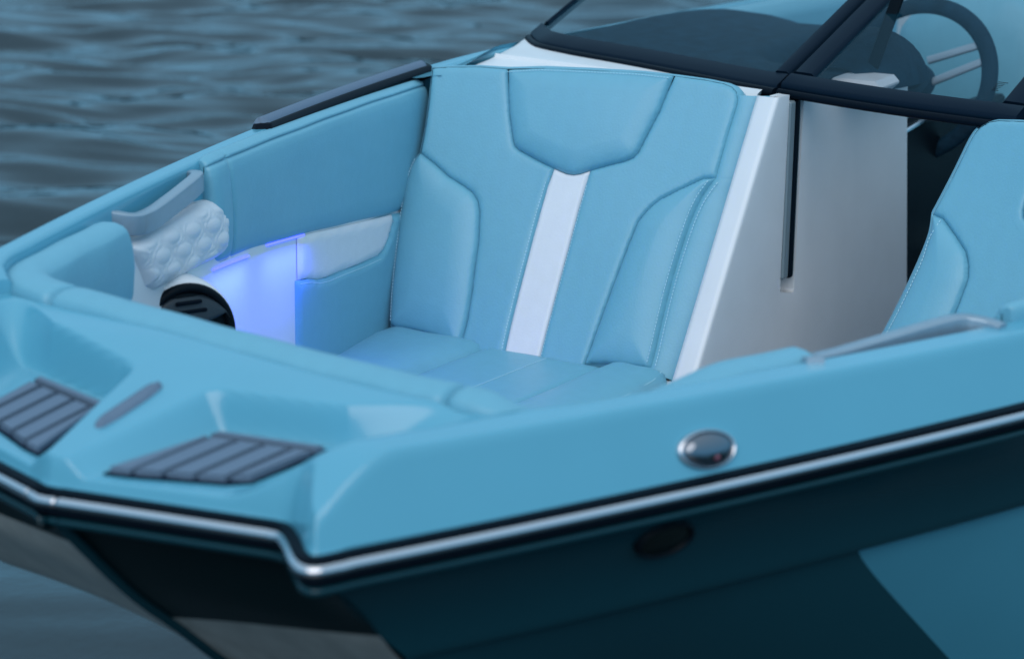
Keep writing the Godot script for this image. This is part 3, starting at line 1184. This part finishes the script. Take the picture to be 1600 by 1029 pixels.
# padded roll around the front of the cockpit: corner cushions and the piece across the bow
func build_front_bolsters() -> void:
	var half := smooth2(pts2([0.0, -0.368, 0.2, -0.369, 0.33, -0.370, 0.42, -0.375, 0.48, -0.386, 0.525, -0.414, 0.560, -0.468, 0.591, -0.545, 0.628, -0.64, 0.688, -0.80, 0.722, -0.90]), 6)
	var path := resample(full_path(half), 360)
	var total := path.size()
	var cut0 := 0
	var cut1 := 0
	for i in total:
		if path[i].x < -0.375 and path[i].y > -0.39:
			cut0 = i
		if path[i].x < 0.400 and path[i].y > -0.385:
			cut1 = i
	var first := 0
	while path[first].y < -0.775:
		first += 1
	for piece in [[first, cut0, "corner_cushion", "blue padded corner cushion at the bow, far side"], [cut0, cut1, "bow_bolster", "blue padded roll across the front of the cockpit"], [cut1, total - 1, "corner_cushion", "blue padded corner cushion at the bow, near side"]]:
		var rows := []
		var n: int = piece[1] - piece[0]
		for k in n + 1:
			var i: int = piece[0] + k
			var t := (path[mini(i + 1, total - 1)] - path[maxi(i - 1, 0)]).normalized()
			var inw := Vector2(t.y, -t.x)
			var d0: float = minf(k, n - k) * 0.0065
			var e: float = sqrt(1.0 - pow(1.0 - clampf(d0 / 0.02, 0.0, 1.0), 2.0)) * 0.25 + 0.75 if d0 < 0.02 else 1.0
			var side := ss(0.40, 0.62, absf(path[i].x))
			var y := 1.036 + lift(path[i].x) * 0.55 + 0.004 * side
			if path[i].x > 0.4:
				y -= 0.040 * side * (1.0 - 0.8 * ss(0.60, 0.68, path[i].x))
			var W := lerpf(0.085, 0.080, side)
			var prof := [[0.004, -0.05], [0.003, -0.012], [0.006, 0.001], [0.014, 0.008], [0.03, 0.013], [W * 0.65, 0.013], [W - 0.012, 0.007], [W - 0.004, -0.001], [W - 0.0025, -0.0045], [W, -0.010], [W + 0.005, -0.03], [W + 0.006, -0.07], [W + 0.002, -0.12], [W - 0.006, -0.145], [W - 0.02, -0.15], [0.02, -0.15]]
			var r := PackedVector3Array()
			var cy := -0.06
			for q in prof:
				var wob := 0.0012 * sin(i * 0.21 + q[1] * 40.0)
				var o: float = lerpf(W / 2.0, q[0], e) + wob
				r.append(Vector3(path[i].x + inw.x * o, y + lerpf(cy, q[1], e), path[i].y + inw.y * o))
			rows.append(r)
		put(boat, piece[2], rows_mesh(rows, true, true), M.blue_vinyl, piece[3])

# ---------------------------------------------------------------- bow seat: backrest
func build_backrest(sg: float) -> void:
	var BL := Vector3(-1.103, 0.500, -2.207)
	var BR := Vector3(-0.388, 0.500, -2.285)
	var TL := Vector3(-1.167, 1.120, -2.463)
	var TR := Vector3(-0.363, 1.120, -2.633)
	var place := func(a: float, b: float, h: float) -> Vector3:
		var s := a / 0.86
		var t := b / 0.70
		var p := BL.lerp(BR, s).lerp(TL.lerp(TR, s), t)
		var du := (BR - BL).lerp(TR - TL, t)
		var dv := (TL - BL).lerp(TR - BR, s)
		p += du.cross(dv).normalized() * h
		if sg > 0.0:
			p.x += lerpf(0.275, 0.12, clampf(t, 0.0, 1.0))
			p.y -= 0.014
		return Vector3(-sg * p.x, p.y, p.z)
	var seat := group_node(boat, "bow_seat_backrest", "light blue bow seat backrest with a white centre stripe" if sg < 0.0 else "light blue backrest of the bow seat at the right edge")
	var wob := func(a: float, b: float, d: float) -> float:
		return (0.0006 * sin(a * 19.0 + b * 7.0) + 0.0005 * sin(b * 23.0 - a * 11.0)) * ss(0.0, 0.03, d) + 0.0006 * sin(a * 290.0 + 3.0 * sin(b * 31.0)) * sin(b * 250.0 + 2.0 * sin(a * 40.0)) * exp(-d / 0.012)
	var head := pts2([0.220, 0.710, 0.317, 0.721, 0.441, 0.725, 0.580, 0.728, 0.672, 0.726, 0.667, 0.680, 0.662, 0.632, 0.649, 0.577, 0.637, 0.525, 0.627, 0.509, 0.604, 0.497, 0.562, 0.483, 0.516, 0.466, 0.489, 0.455, 0.472, 0.451, 0.451, 0.452, 0.412, 0.462, 0.355, 0.480, 0.298, 0.501, 0.284, 0.511, 0.275, 0.528, 0.251, 0.589, 0.234, 0.648])
	var stripe := pts2([0.413, 0.461, 0.451, 0.451, 0.472, 0.450, 0.490, 0.454, 0.516, 0.465, 0.514, 0.426, 0.512, 0.357, 0.512, 0.251, 0.511, 0.145, 0.511, 0.053, 0.513, -0.041, 0.453, -0.041, 0.398, -0.041, 0.395, 0.044, 0.396, 0.132, 0.399, 0.239, 0.402, 0.346, 0.407, 0.424])
	var lbol := pts2([0.007, 0.468, 0.057, 0.442, 0.105, 0.413, 0.157, 0.392, 0.188, 0.377, 0.209, 0.356, 0.221, 0.329, 0.237, 0.247, 0.242, 0.180, 0.249, 0.115, 0.253, 0.044, 0.248, -0.033, 0.205, -0.019, 0.162, -0.007, 0.112, -0.002, 0.067, 0.001, 0.018, 0.000, -0.001, 0.007, -0.014, 0.101, -0.021, 0.203, -0.025, 0.298, -0.025, 0.375, -0.017, 0.425, -0.006, 0.448])
	var rbol := pts2([0.867, 0.479, 0.834, 0.473, 0.806, 0.456, 0.778, 0.439, 0.734, 0.410, 0.709, 0.381, 0.693, 0.350, 0.686, 0.294, 0.681, 0.240, 0.674, 0.164, 0.670, 0.113, 0.665, 0.048, 0.659, -0.023, 0.679, -0.012, 0.728, -0.006, 0.798, -0.005, 0.861, -0.003, 0.857, 0.047, 0.850, 0.103, 0.842, 0.182, 0.838, 0.249, 0.837, 0.316, 0.839, 0.376, 0.848, 0.432])
	var left := pts2([0.002, 0.698, 0.046, 0.705, 0.137, 0.712, 0.216, 0.712, 0.234, 0.648, 0.251, 0.589, 0.275, 0.528, 0.284, 0.511, 0.298, 0.501, 0.355, 0.480, 0.412, 0.462, 0.407, 0.424, 0.402, 0.346, 0.399, 0.239, 0.396, 0.132, 0.395, 0.044, 0.398, -0.041, 0.320, -0.041, 0.248, -0.033, 0.253, 0.044, 0.249, 0.115, 0.242, 0.180, 0.237, 0.247, 0.221, 0.329, 0.209, 0.356, 0.188, 0.377, 0.157, 0.392, 0.105, 0.413, 0.057, 0.442, 0.007, 0.468, 0.010, 0.535, 0.008, 0.605])
	var right := pts2([0.675, 0.726, 0.753, 0.722, 0.808, 0.716, 0.832, 0.709, 0.848, 0.697, 0.857, 0.678, 0.860, 0.654, 0.861, 0.587, 0.864, 0.523, 0.867, 0.479, 0.834, 0.473, 0.806, 0.456, 0.778, 0.439, 0.734, 0.410, 0.709, 0.381, 0.693, 0.350, 0.686, 0.294, 0.681, 0.240, 0.674, 0.164, 0.670, 0.113, 0.665, 0.048, 0.659, -0.023, 0.612, -0.041, 0.513, -0.041, 0.511, 0.053, 0.511, 0.145, 0.512, 0.251, 0.512, 0.357, 0.514, 0.426, 0.516, 0.466, 0.562, 0.483, 0.604, 0.497, 0.627, 0.509, 0.637, 0.525, 0.649, 0.577, 0.662, 0.632, 0.667, 0.680])
	put(seat, "headrest_panel", puff(head, 0.005, place, 0.020, 0.055, 0.008, wob), M.blue_vinyl)
	put(seat, "centre_stripe", puff(stripe, 0.006, place, 0.005, 0.008), M.white_vinyl, "white stripe down the middle of the backrest")
	put(seat, "back_panel", puff(left, 0.005, place, 0.0075, 0.022, 0.0, wob), M.blue_vinyl)
	put(seat, "back_panel", puff(right, 0.005, place, 0.0075, 0.022, 0.0, wob), M.blue_vinyl)
	put(seat, "side_bolster", puff(lbol, 0.005, place, 0.022, 0.075, 0.005, wob), M.blue_vinyl)
	put(seat, "side_bolster", puff(rbol, 0.005, place, 0.022, 0.075, 0.005, wob), M.blue_vinyl)
	# boxing around the edge
	var edge := pts2([0.861, -0.003, 0.798, -0.005, 0.728, -0.006, 0.679, -0.012, 0.659, -0.023, 0.612, -0.041, 0.515, -0.041, 0.398, -0.041, 0.320, -0.041, 0.248, -0.033, 0.205, -0.019, 0.162, -0.007, 0.112, -0.002, 0.067, 0.001, 0.018, 0.0, -0.001, 0.007, -0.014, 0.101, -0.021, 0.203, -0.025, 0.298, -0.025, 0.375, -0.017, 0.425, -0.006, 0.448, 0.007, 0.468, 0.010, 0.535, 0.008, 0.605, 0.002, 0.698, 0.046, 0.705, 0.137, 0.712, 0.216, 0.712, 0.317, 0.721, 0.441, 0.725, 0.580, 0.728, 0.672, 0.726, 0.753, 0.722, 0.808, 0.716, 0.832, 0.709, 0.848, 0.697, 0.857, 0.678])
	var rows := []
	var ec := Vector2(0.43, 0.34)
	for p in edge:
		var o := (p - ec).normalized()
		var r := PackedVector3Array()
		for k in [[0.0, 0.0005], [0.003, -0.003], [0.009, -0.010], [0.013, -0.02], [0.014, -0.04], [0.010, -0.10], [0.0, -0.14]]:
			r.append(place.call(p.x + o.x * k[0], p.y + o.y * k[0], k[1]))
		rows.append(r)
	put(seat, "boxing", rows_mesh(rows), M.blue_vinyl)
	# wide boxing on the walkway side, two panels that meet at a seam
	for part in [[[0.852, 0.690, 0.857, 0.678, 0.860, 0.654, 0.861, 0.587, 0.864, 0.523, 0.867, 0.479], "side_panel"], [[0.867, 0.479, 0.848, 0.432, 0.839, 0.376, 0.837, 0.316, 0.838, 0.249, 0.842, 0.182, 0.850, 0.103, 0.857, 0.047, 0.861, -0.006], "side_panel"]]:
		rows = []
		var line := smooth2(pts2(part[0]), 5)
		for i in line.size():
			var p := line[i]
			var f := float(i) / (line.size() - 1)
			var e := sqrt(1.0 - pow(1.0 - clampf(minf(f, 1.0 - f) / 0.06, 0.0, 1.0), 2.0))
			var r := PackedVector3Array()
			var a: Vector3 = place.call(p.x, p.y, 0.0)
			var drop := -0.03 * ss(0.2, -0.05, p.y)
			var wf := 1.35 + 0.45 * ss(0.48, 0.36, p.y) * (1.0 - 0.35 * ss(0.2, 0.0, p.y))
			for k in [[0.0, 0.0, -0.001], [0.006, 0.003, 0.000], [0.018, 0.006, -0.008], [0.034, 0.006, -0.021], [0.048, 0.003, -0.036], [0.056, -0.003, -0.052], [0.054, -0.006, -0.09], [0.03, -0.008, -0.15]]:
				var g: float = k[1] * (0.75 + 0.25 * e)
				r.append(a + Vector3(-sg * (k[0] * wf + g * 0.4) * (1.0 if sg < 0.0 else 0.25), drop * clampf(k[0] / 0.05, 0, 1), k[2] + g * 0.6))
			rows.append(r)
		put(seat, part[1], rows_mesh(rows), M.blue_vinyl)
	if sg > 0.0:
		put(seat, "stitching", stitches(smooth2(pts2([0.83, 0.466, 0.837, 0.42, 0.829, 0.376, 0.827, 0.316, 0.828, 0.249, 0.832, 0.182]), 4), place, 0.0145), M.thread)
		return
	# top stitching
	for l in [[0.224, 0.700, 0.317, 0.711, 0.441, 0.715, 0.580, 0.718, 0.668, 0.715]]:
		put(seat, "stitching", stitches(pts2(l), place, 0.0150), M.thread)
	for l in [[0.400, 0.424, 0.394, 0.346, 0.391, 0.239, 0.388, 0.132, 0.387, 0.044, 0.390, -0.03], [0.521, 0.426, 0.519, 0.357, 0.519, 0.251, 0.518, 0.145, 0.518, 0.053, 0.520, -0.03]]:
		put(seat, "stitching", stitches(pts2(l), place, 0.0068), M.thread)
	put(seat, "stitching", stitches(smooth2(pts2([0.000, 0.448, -0.009, 0.42, -0.017, 0.375, -0.017, 0.298, -0.013, 0.203, -0.006, 0.101, 0.006, 0.012]), 4), place, 0.0145), M.thread)
	put(seat, "stitching", stitches(smooth2(pts2([0.855, 0.466, 0.838, 0.425, 0.830, 0.376, 0.828, 0.316, 0.829, 0.249, 0.833, 0.182, 0.841, 0.103, 0.848, 0.047, 0.851, 0.008]), 4), place, 0.0150), M.thread)
	var off := func(a: float, b: float, h: float) -> Vector3:
		var p: Vector3 = place.call(a, b, 0.0)
		return p + Vector3(0.0125, 0.0, 0.007 + h)
	put(seat, "stitching", stitches(smooth2(pts2([0.866, 0.470, 0.848, 0.425, 0.840, 0.376, 0.838, 0.316, 0.839, 0.249, 0.843, 0.182, 0.851, 0.103, 0.858, 0.047, 0.861, 0.008]), 4), off, 0.0), M.thread)

# ---------------------------------------------------------------- bow seat: cushion
func build_seat(sg: float) -> void:
	var seat := group_node(boat, "seat_cushion", "blue seat cushion in front of the striped backrest" if sg < 0.0 else "blue seat cushion on the near side of the bow")
	var place := func(a: float, b: float, h: float) -> Vector3:
		return Vector3(sg * a, 0.478 + h + 0.012 * ss(2.0, 1.3, b), -b)
	put(seat, "side_bolster", puff(smooth2(pts2([0.62, 1.12, 0.66, 1.12, 0.82, 1.4, 1.01, 1.75, 1.09, 2.0, 1.125, 2.235, 1.0, 2.245, 0.83, 2.245, 0.829, 2.0, 0.80, 1.5, 0.62, 1.12]), 2), 0.016, place, 0.030, 0.09, 0.012), M.blue_vinyl)
	put(seat, "centre_panel", puff(pts2([0.62, 1.12, 0.80, 1.5, 0.829, 2.0, 0.83, 2.245, 0.50, 2.265, 0.495, 2.0, 0.493, 1.5, 0.49, 1.12]), 0.016, place, 0.014, 0.03), M.blue_vinyl)
	put(seat, "side_bolster", puff(smooth2(pts2([0.49, 1.12, 0.493, 1.5, 0.495, 2.0, 0.50, 2.275, 0.42, 2.295, 0.345, 2.29, 0.315, 2.20, 0.30, 2.0, 0.30, 1.5, 0.31, 1.12, 0.49, 1.12]), 2), 0.014, place, 0.034, 0.07, 0.008), M.blue_vinyl)
	# boxing and stitching on the walkway side
	var rows := []
	for i in 41:
		var b := lerpf(1.12, 2.27, i / 40.0)
		var x := 0.30 + 0.045 * ss(2.1, 2.28, b)
		var r := PackedVector3Array()
		for k in [[0.0, 0.0], [-0.008, -0.003], [-0.016, -0.02], [-0.018, -0.06], [-0.01, -0.11]]:
			r.append(place.call(x + k[0], b, k[1]))
		rows.append(r)
	put(seat, "boxing", rows_mesh(rows), M.blue_vinyl)
	if sg < 0.0:
		put(seat, "stitching", stitches(pts2([0.647, 1.3, 0.647, 2.23]), place, 0.0148), M.thread)
		put(seat, "stitching", stitches(pts2([0.314, 1.4, 0.314, 2.0, 0.33, 2.2, 0.352, 2.275]), place, 0.023), M.thread)
	# moulded seat base
	rows = []
	for i in 21:
		var s := lerpf(1.12, 2.3, i / 20.0)
		rows.append(PackedVector3Array([Vector3(sg * liner_x(s, 0.47), 0.474, -s), Vector3(sg * 0.33, 0.474, -s), Vector3(sg * 0.318, 0.465, -s), Vector3(sg * 0.31, floor_level(s), -s)]))
	put(seat, "seat_base", rows_mesh(rows), M.white_fibreglass)
	put(seat, "base_front", rbox(Transform3D(Basis(), Vector3(sg * 0.465, 0.43, -1.125)), Vector3(0.31, 0.085, 0.02), 0.004), M.white_fibreglass)

# ---------------------------------------------------------------- foot pads on the bow deck
func build_foot_pad(sg: float) -> void:
	var pad := group_node(boat, "foot_pad", "grey planked foam foot pad in a recess of the bow deck")
	var out := pts2([0.063, -0.052, 0.110, -0.235, 0.283, -0.267, 0.262, -0.130, 0.235, -0.108, 0.10, -0.060])
	var y := func(x: float, z: float) -> float: return deck_y(sg * 0.18, -0.13) + 0.09 * (-z - 0.13)
	var place := func(a: float, b: float, h: float) -> Vector3: return Vector3(sg * a, y.call(a, b) + 0.004 + h, b)
	put(pad, "base_layer", puff(out, 0.03, place, 0.0015, 0.003, 0.0, null, 0.008), M.dark_foam)
	var inner := Geometry2D.offset_polygon(out, -0.005)[0]
	# border strips along the aft and forward edges, planks between
	var aft := pts2([0.0, -0.195, 0.4, -0.27, 0.4, -0.4, 0.0, -0.4])
	var core := pts2([0.0, -0.186, 0.4, -0.261, 0.4, -0.02, 0.0, -0.02])
	var pieces := [aft]
	for k in 6:
		var x0 := 0.055 + 0.042 * k
		pieces.append(pts2([x0 + 0.004, 0.0, x0 + 0.038, 0.0, x0 + 0.038 + 0.028, -0.3, x0 + 0.004 + 0.028, -0.3]))
	for i in pieces.size():
		for poly in Geometry2D.intersect_polygons(pieces[i], inner):
			var cut: Array = [poly] if i == 0 else Geometry2D.intersect_polygons(poly, core)
			for c in cut:
				if c.size() < 3:
					continue
				var v := PackedVector3Array()
				var idx := PackedInt32Array()
				var small: Array = Geometry2D.offset_polygon(c, -0.0015)
				if small.is_empty() or small[0].size() != c.size():
					small = [c]
				var t := Geometry2D.triangulate_polygon(small[0])
				for p in small[0]:
					v.append(place.call(p.x, p.y, 0.007))
				for k in range(0, t.size(), 3):
					var n := face_normal(v[t[k]], v[t[k + 1]], v[t[k + 2]])
					idx.append_array(PackedInt32Array([t[k], t[k + 1], t[k + 2]]) if n.y > 0.0 else PackedInt32Array([t[k], t[k + 2], t[k + 1]]))
				for k in c.size():
					var a: Vector2 = c[k]
					var b: Vector2 = c[(k + 1) % c.size()]
					var r := [PackedVector3Array([place.call(a.x, a.y, 0.0065), place.call(b.x, b.y, 0.0065)]), PackedVector3Array([place.call(a.x, a.y, -0.002), place.call(b.x, b.y, -0.002)])]
					add_rows(v, idx, r)
				put(pad, "plank", commit(v, idx), M.grey_foam)

func build_gunwale_pad(sg: float) -> void:
	var g := group_node(boat, "gunwale_pad", "grey foam step pad with a black edge on the gunwale")
	var place := func(a: float, b: float, h: float) -> Vector3:
		var x := sg * (hb(a) - b)
		return Vector3(x, deck_y(x, -a) + h, -a)
	var strip := func(s0: float, s1: float, b0: float, b1: float, c: float) -> PackedVector2Array:
		var r := PackedVector2Array()
		for i in 21:
			r.append(Vector2(lerpf(s0 + c, s1 - c, i / 20.0), b0))
		r.append(Vector2(s1, b0 + c * 0.5))
		r.append(Vector2(s1, b1 - c))
		for i in 21:
			r.append(Vector2(lerpf(s1 - c, s0 + c, i / 20.0), b1))
		r.append(Vector2(s0, b1 - c))
		r.append(Vector2(s0, b0 + c * 0.5))
		return r
	put(g, "black_edge", puff(strip.call(1.60, 2.62, 0.052, 0.118, 0.03), 0.012, place, 0.010, 0.004, 0.0, null, 0.02), M.black_rubber)
	put(g, "foam_top", puff(strip.call(1.612, 2.60, 0.055, 0.104, 0.026), 0.012, place, 0.021, 0.006, 0.0, null, 0.02), M.grey_foam)

# ---------------------------------------------------------------- grab handle
func build_handle(sg: float) -> void:
	var up := 0.0 if sg < 0.0 else -0.03
	var path := PackedVector3Array()
	var ctrl := [[0.845, 0.090, 1.062], [0.895, 0.152, 1.045], [0.96, 0.158, 1.044], [1.06, 0.157, 1.053], [1.15, 0.154, 1.062], [1.20, 0.148, 1.066], [1.215, 0.12, 1.062], [1.212, 0.09, 1.058]]
	var c3 := PackedVector3Array()
	for k in ctrl:
		c3.append(Vector3(sg * (hb(k[0]) - k[1]), k[2] + up, -k[0]))
	path = c3
	for turn in 3:                                   # cut the corners: straight runs with tight bends
		var next := PackedVector3Array([path[0]])
		for i in path.size() - 1:
			next.append(path[i].lerp(path[i + 1], 0.2))
			next.append(path[i].lerp(path[i + 1], 0.8))
		next.append(path[path.size() - 1])
		path = next
	var rows := []
	for i in path.size():
		var t := (path[mini(i + 1, path.size() - 1)] - path[maxi(i - 1, 0)]).normalized()
		var side := t.cross(Vector3.UP).normalized()
		var u := side.cross(t)
		var w := 0.0135
		var h := 0.0205
		var c := 0.004
		var r := PackedVector3Array()
		for q in [[-w + c, h], [w - c, h], [w, h - c], [w, -h + c], [w - c, -h], [-w + c, -h], [-w, -h + c], [-w, h - c]]:
			r.append(path[i] + side * q[0] + u * q[1])
		rows.append(r)
	var hn := group_node(boat, "grab_handle", "brushed metal grab handle on the inside of the gunwale")
	put(hn, "bar", rows_mesh(rows, true, true), M.brushed_metal)

# ---------------------------------------------------------------- speaker
func build_speaker() -> void:
	var sp := group_node(boat, "speaker", "round black speaker in the white side wall")
	var c := Vector3(-0.722, 0.792, -1.062)
	var nrm := Vector3(0.93, 0.06, 0.36).normalized()
	var u := Vector3.UP.cross(nrm).normalized()
	var w := nrm.cross(u)
	var lathe := func(prof: Array) -> ArrayMesh:
		var rows := []
		for k in 49:
			var g := TAU * k / 48.0
			var r := PackedVector3Array()
			for q in prof:
				r.append(c + (u * cos(g) + w * sin(g)) * q[0] + nrm * q[1])
			rows.append(r)
		return rows_mesh(rows)
	put(sp, "pod", lathe.call([[0.118, -0.14], [0.114, -0.03], [0.110, -0.012], [0.104, -0.006], [0.098, -0.008]]), M.white_fibreglass)
	put(sp, "bezel", lathe.call([[0.103, -0.01], [0.104, 0.0], [0.101, 0.007], [0.094, 0.010], [0.088, 0.006], [0.086, -0.004]]), M.black_plastic)
	put(sp, "cone", lathe.call([[0.090, -0.004], [0.078, 0.002], [0.055, 0.007], [0.03, 0.010], [0.0, 0.011]]), M.black_plastic)
	# shaped grille bar across the upper part, slots cut into it, and slim ribs below
	var rows := []
	for i in 25:
		var x := lerpf(-0.088, 0.088, i / 24.0)
		var top := sqrt(maxf(0.0, 0.0925 * 0.0925 - x * x)) * 0.92
		var low := 0.022 + 0.018 * pow(absf(x) / 0.088, 2.0) - 0.010 * exp(-pow(x / 0.03, 2.0))
		low = minf(low, top)
		var r := PackedVector3Array()
		for q in [[low, 0.006], [low, 0.015], [lerpf(low, top, 0.2), 0.018], [lerpf(low, top, 0.8), 0.017], [top, 0.010], [top, 0.002]]:
			r.append(c + u * x + w * q[0] + nrm * (q[1] - 2.0 * q[0] * q[0] - 0.5 * x * x))
		rows.append(r)
	put(sp, "grille_bar", rows_mesh(rows), M.grille)
	for k in 2:
		var t := Transform3D(Basis(u, w, nrm), c + w * (0.050 + 0.018 * k) + nrm * 0.0125)
		put(sp, "grille_slot", rbox(t, Vector3(0.075 - 0.02 * k, 0.007, 0.008), 0.002), M.black_rubber)
	for e in [-1.0, 1.0]:
		var t := Transform3D(Basis(u, w, nrm).rotated(nrm, e * 0.6), c - w * 0.025 + u * (e * 0.045) + nrm * 0.007)
		put(sp, "grille_rib", rbox(t, Vector3(0.005, 0.09, 0.005), 0.002), M.grille)

# ---------------------------------------------------------------- blue courtesy light under the bolster
func build_courtesy_light() -> void:
	for run in [[1.26, 1.44, -0.003, 0.075], [1.54, 1.74, 0.008, 0.065]]:
		var lt := group_node(boat, "courtesy_light", "blue light strip under the side bolster")
		var path := PackedVector3Array()
		var glow := PackedVector3Array()
		for i in 13:
			var s := lerpf(run[0], run[1], i / 12.0)
			var f := (s - 1.262) / 1.21
			var yb := lerpf(0.872, 0.752, ss(0.0, 1.0, f) * 0.4 + f * 0.6)
			path.append(Vector3(-(hb(s) - 0.1495), yb + run[2], -s))
			glow.append(Vector3(-(hb(s) - 0.196), yb - 0.016, -s))
		put(lt, "led_strip", tube(path, 0.003, 8), M.led)
		var a := AreaLight3D.new()
		a.name = "courtesy_glow"
		a.area_size = Vector2(glow[0].distance_to(glow[12]), 0.012)
		a.light_color = Color(0.20, 0.26, 1.0)
		a.light_energy = run[3]
		a.area_range = 3.0
		a.shadow_enabled = true
		lt.add_child(a)
		var x := (glow[12] - glow[0]).normalized()
		var down := Vector3(-0.25, -1, 0)
		down = (down - x * down.dot(x)).normalized()
		a.transform = Transform3D(Basis(x, (-down).cross(x), -down), (glow[0] + glow[12]) / 2.0)

# ---------------------------------------------------------------- small things on deck and hull
func build_deck_fittings() -> void:
	# small foam pad on the centre line between the foot pads
	var outline := PackedVector2Array()
	for i in 24:
		var g := TAU * i / 24.0
		outline.append(Vector2(0.0125 * signf(cos(g)) * pow(absf(cos(g)), 0.6), -0.168 + 0.066 * signf(sin(g)) * pow(absf(sin(g)), 0.75)))
	var cp := func(a: float, b: float, h: float) -> Vector3: return Vector3(a, deck_y(0.0, b) + h, b)
	put(boat, "centre_pad", puff(outline, 0.006, cp, 0.009, 0.006, 0.0, null, 0.006), M.grey_foam, "slim grey foam pad on the centre line of the bow")
	# chrome oval navigation light on the near gunwale
	var s := 0.592
	var nav := group_node(boat, "navigation_light", "oval chrome navigation light on the near gunwale")
	var c := Vector3(hb(s) - 0.026, 0.0, -s)
	c.y = deck_y(c.x, c.z) - 0.004
	var e1 := Vector3(hbd(s), 0, -1).normalized()
	var p0 := Vector3(c.x + 0.008, deck_y(c.x + 0.008, c.z), c.z)
	var p1 := Vector3(c.x - 0.014, deck_y(c.x - 0.014, c.z), c.z)
	var e2 := (p1 - p0).normalized()
	var up := e1.cross(e2)
	if up.y < 0.0:
		up = -up
	var dome := func(rx: float, ry: float, prof: Array) -> ArrayMesh:
		var rows := []
		for k in 49:
			var g := TAU * k / 48.0
			var r := PackedVector3Array()
			for q in prof:
				r.append(c + e1 * (cos(g) * rx * q[0]) + e2 * (sin(g) * ry * q[0]) + up * q[1])
			rows.append(r)
		return rows_mesh(rows)
	put(nav, "bezel", dome.call(0.049, 0.028, [[1.06, -0.012], [1.06, 0.000], [1.03, 0.005], [0.97, 0.008], [0.90, 0.008], [0.86, 0.004]]), M.chrome)
	put(nav, "housing", dome.call(0.043, 0.0245, [[1.0, 0.003], [0.97, 0.007], [0.88, 0.0105], [0.72, 0.014], [0.5, 0.0165], [0.25, 0.0178], [0.0, 0.018]]), M.dark_chrome)
	var lensb := Transform3D(Basis(e1, up, e1.cross(up)), c - e2 * 0.010 + up * 0.0125 + e1 * 0.004)
	put(nav, "lens", rbox(lensb, Vector3(0.03, 0.010, 0.012), 0.004), M.smoked_lens)
	put(nav, "red_lens", rbox(lensb.translated(up * 0.001 - e2 * 0.002), Vector3(0.012, 0.009, 0.009), 0.003), M.red_lens)
	# dark oval docking light in the hull side
	var dl := group_node(boat, "docking_light", "dark oval docking light set into the near hull side")
	var sd := 0.548
	var dc := Vector3(0.6625, 0.838, -sd)
	var d1 := Vector3(hbd(sd), 0, -1).normalized()
	var d2 := Vector3(0.088 + 0.0, 0.177, -0.01).normalized()
	d2 = (d2 - d1 * d2.dot(d1)).normalized()
	var dn := d2.cross(d1)
	if dn.x < 0.0:
		dn = -dn
	dc -= dn * 0.012
	var disc := func(prof: Array) -> ArrayMesh:
		var rows := []
		for k in 49:
			var g := TAU * k / 48.0
			var r := PackedVector3Array()
			for q in prof:
				r.append(dc + d1 * (cos(g) * 0.046 * q[0]) + d2 * (sin(g) * 0.029 * q[0]) + dn * q[1])
			rows.append(r)
		return rows_mesh(rows)
	put(dl, "bezel", disc.call([[1.1, -0.03], [1.1, 0.006], [1.05, 0.012], [0.95, 0.012], [0.9, 0.006]]), M.black_plastic)
	put(dl, "lens", disc.call([[0.93, 0.007], [0.6, 0.011], [0.3, 0.0125], [0.0, 0.013]]), M.smoked_lens)
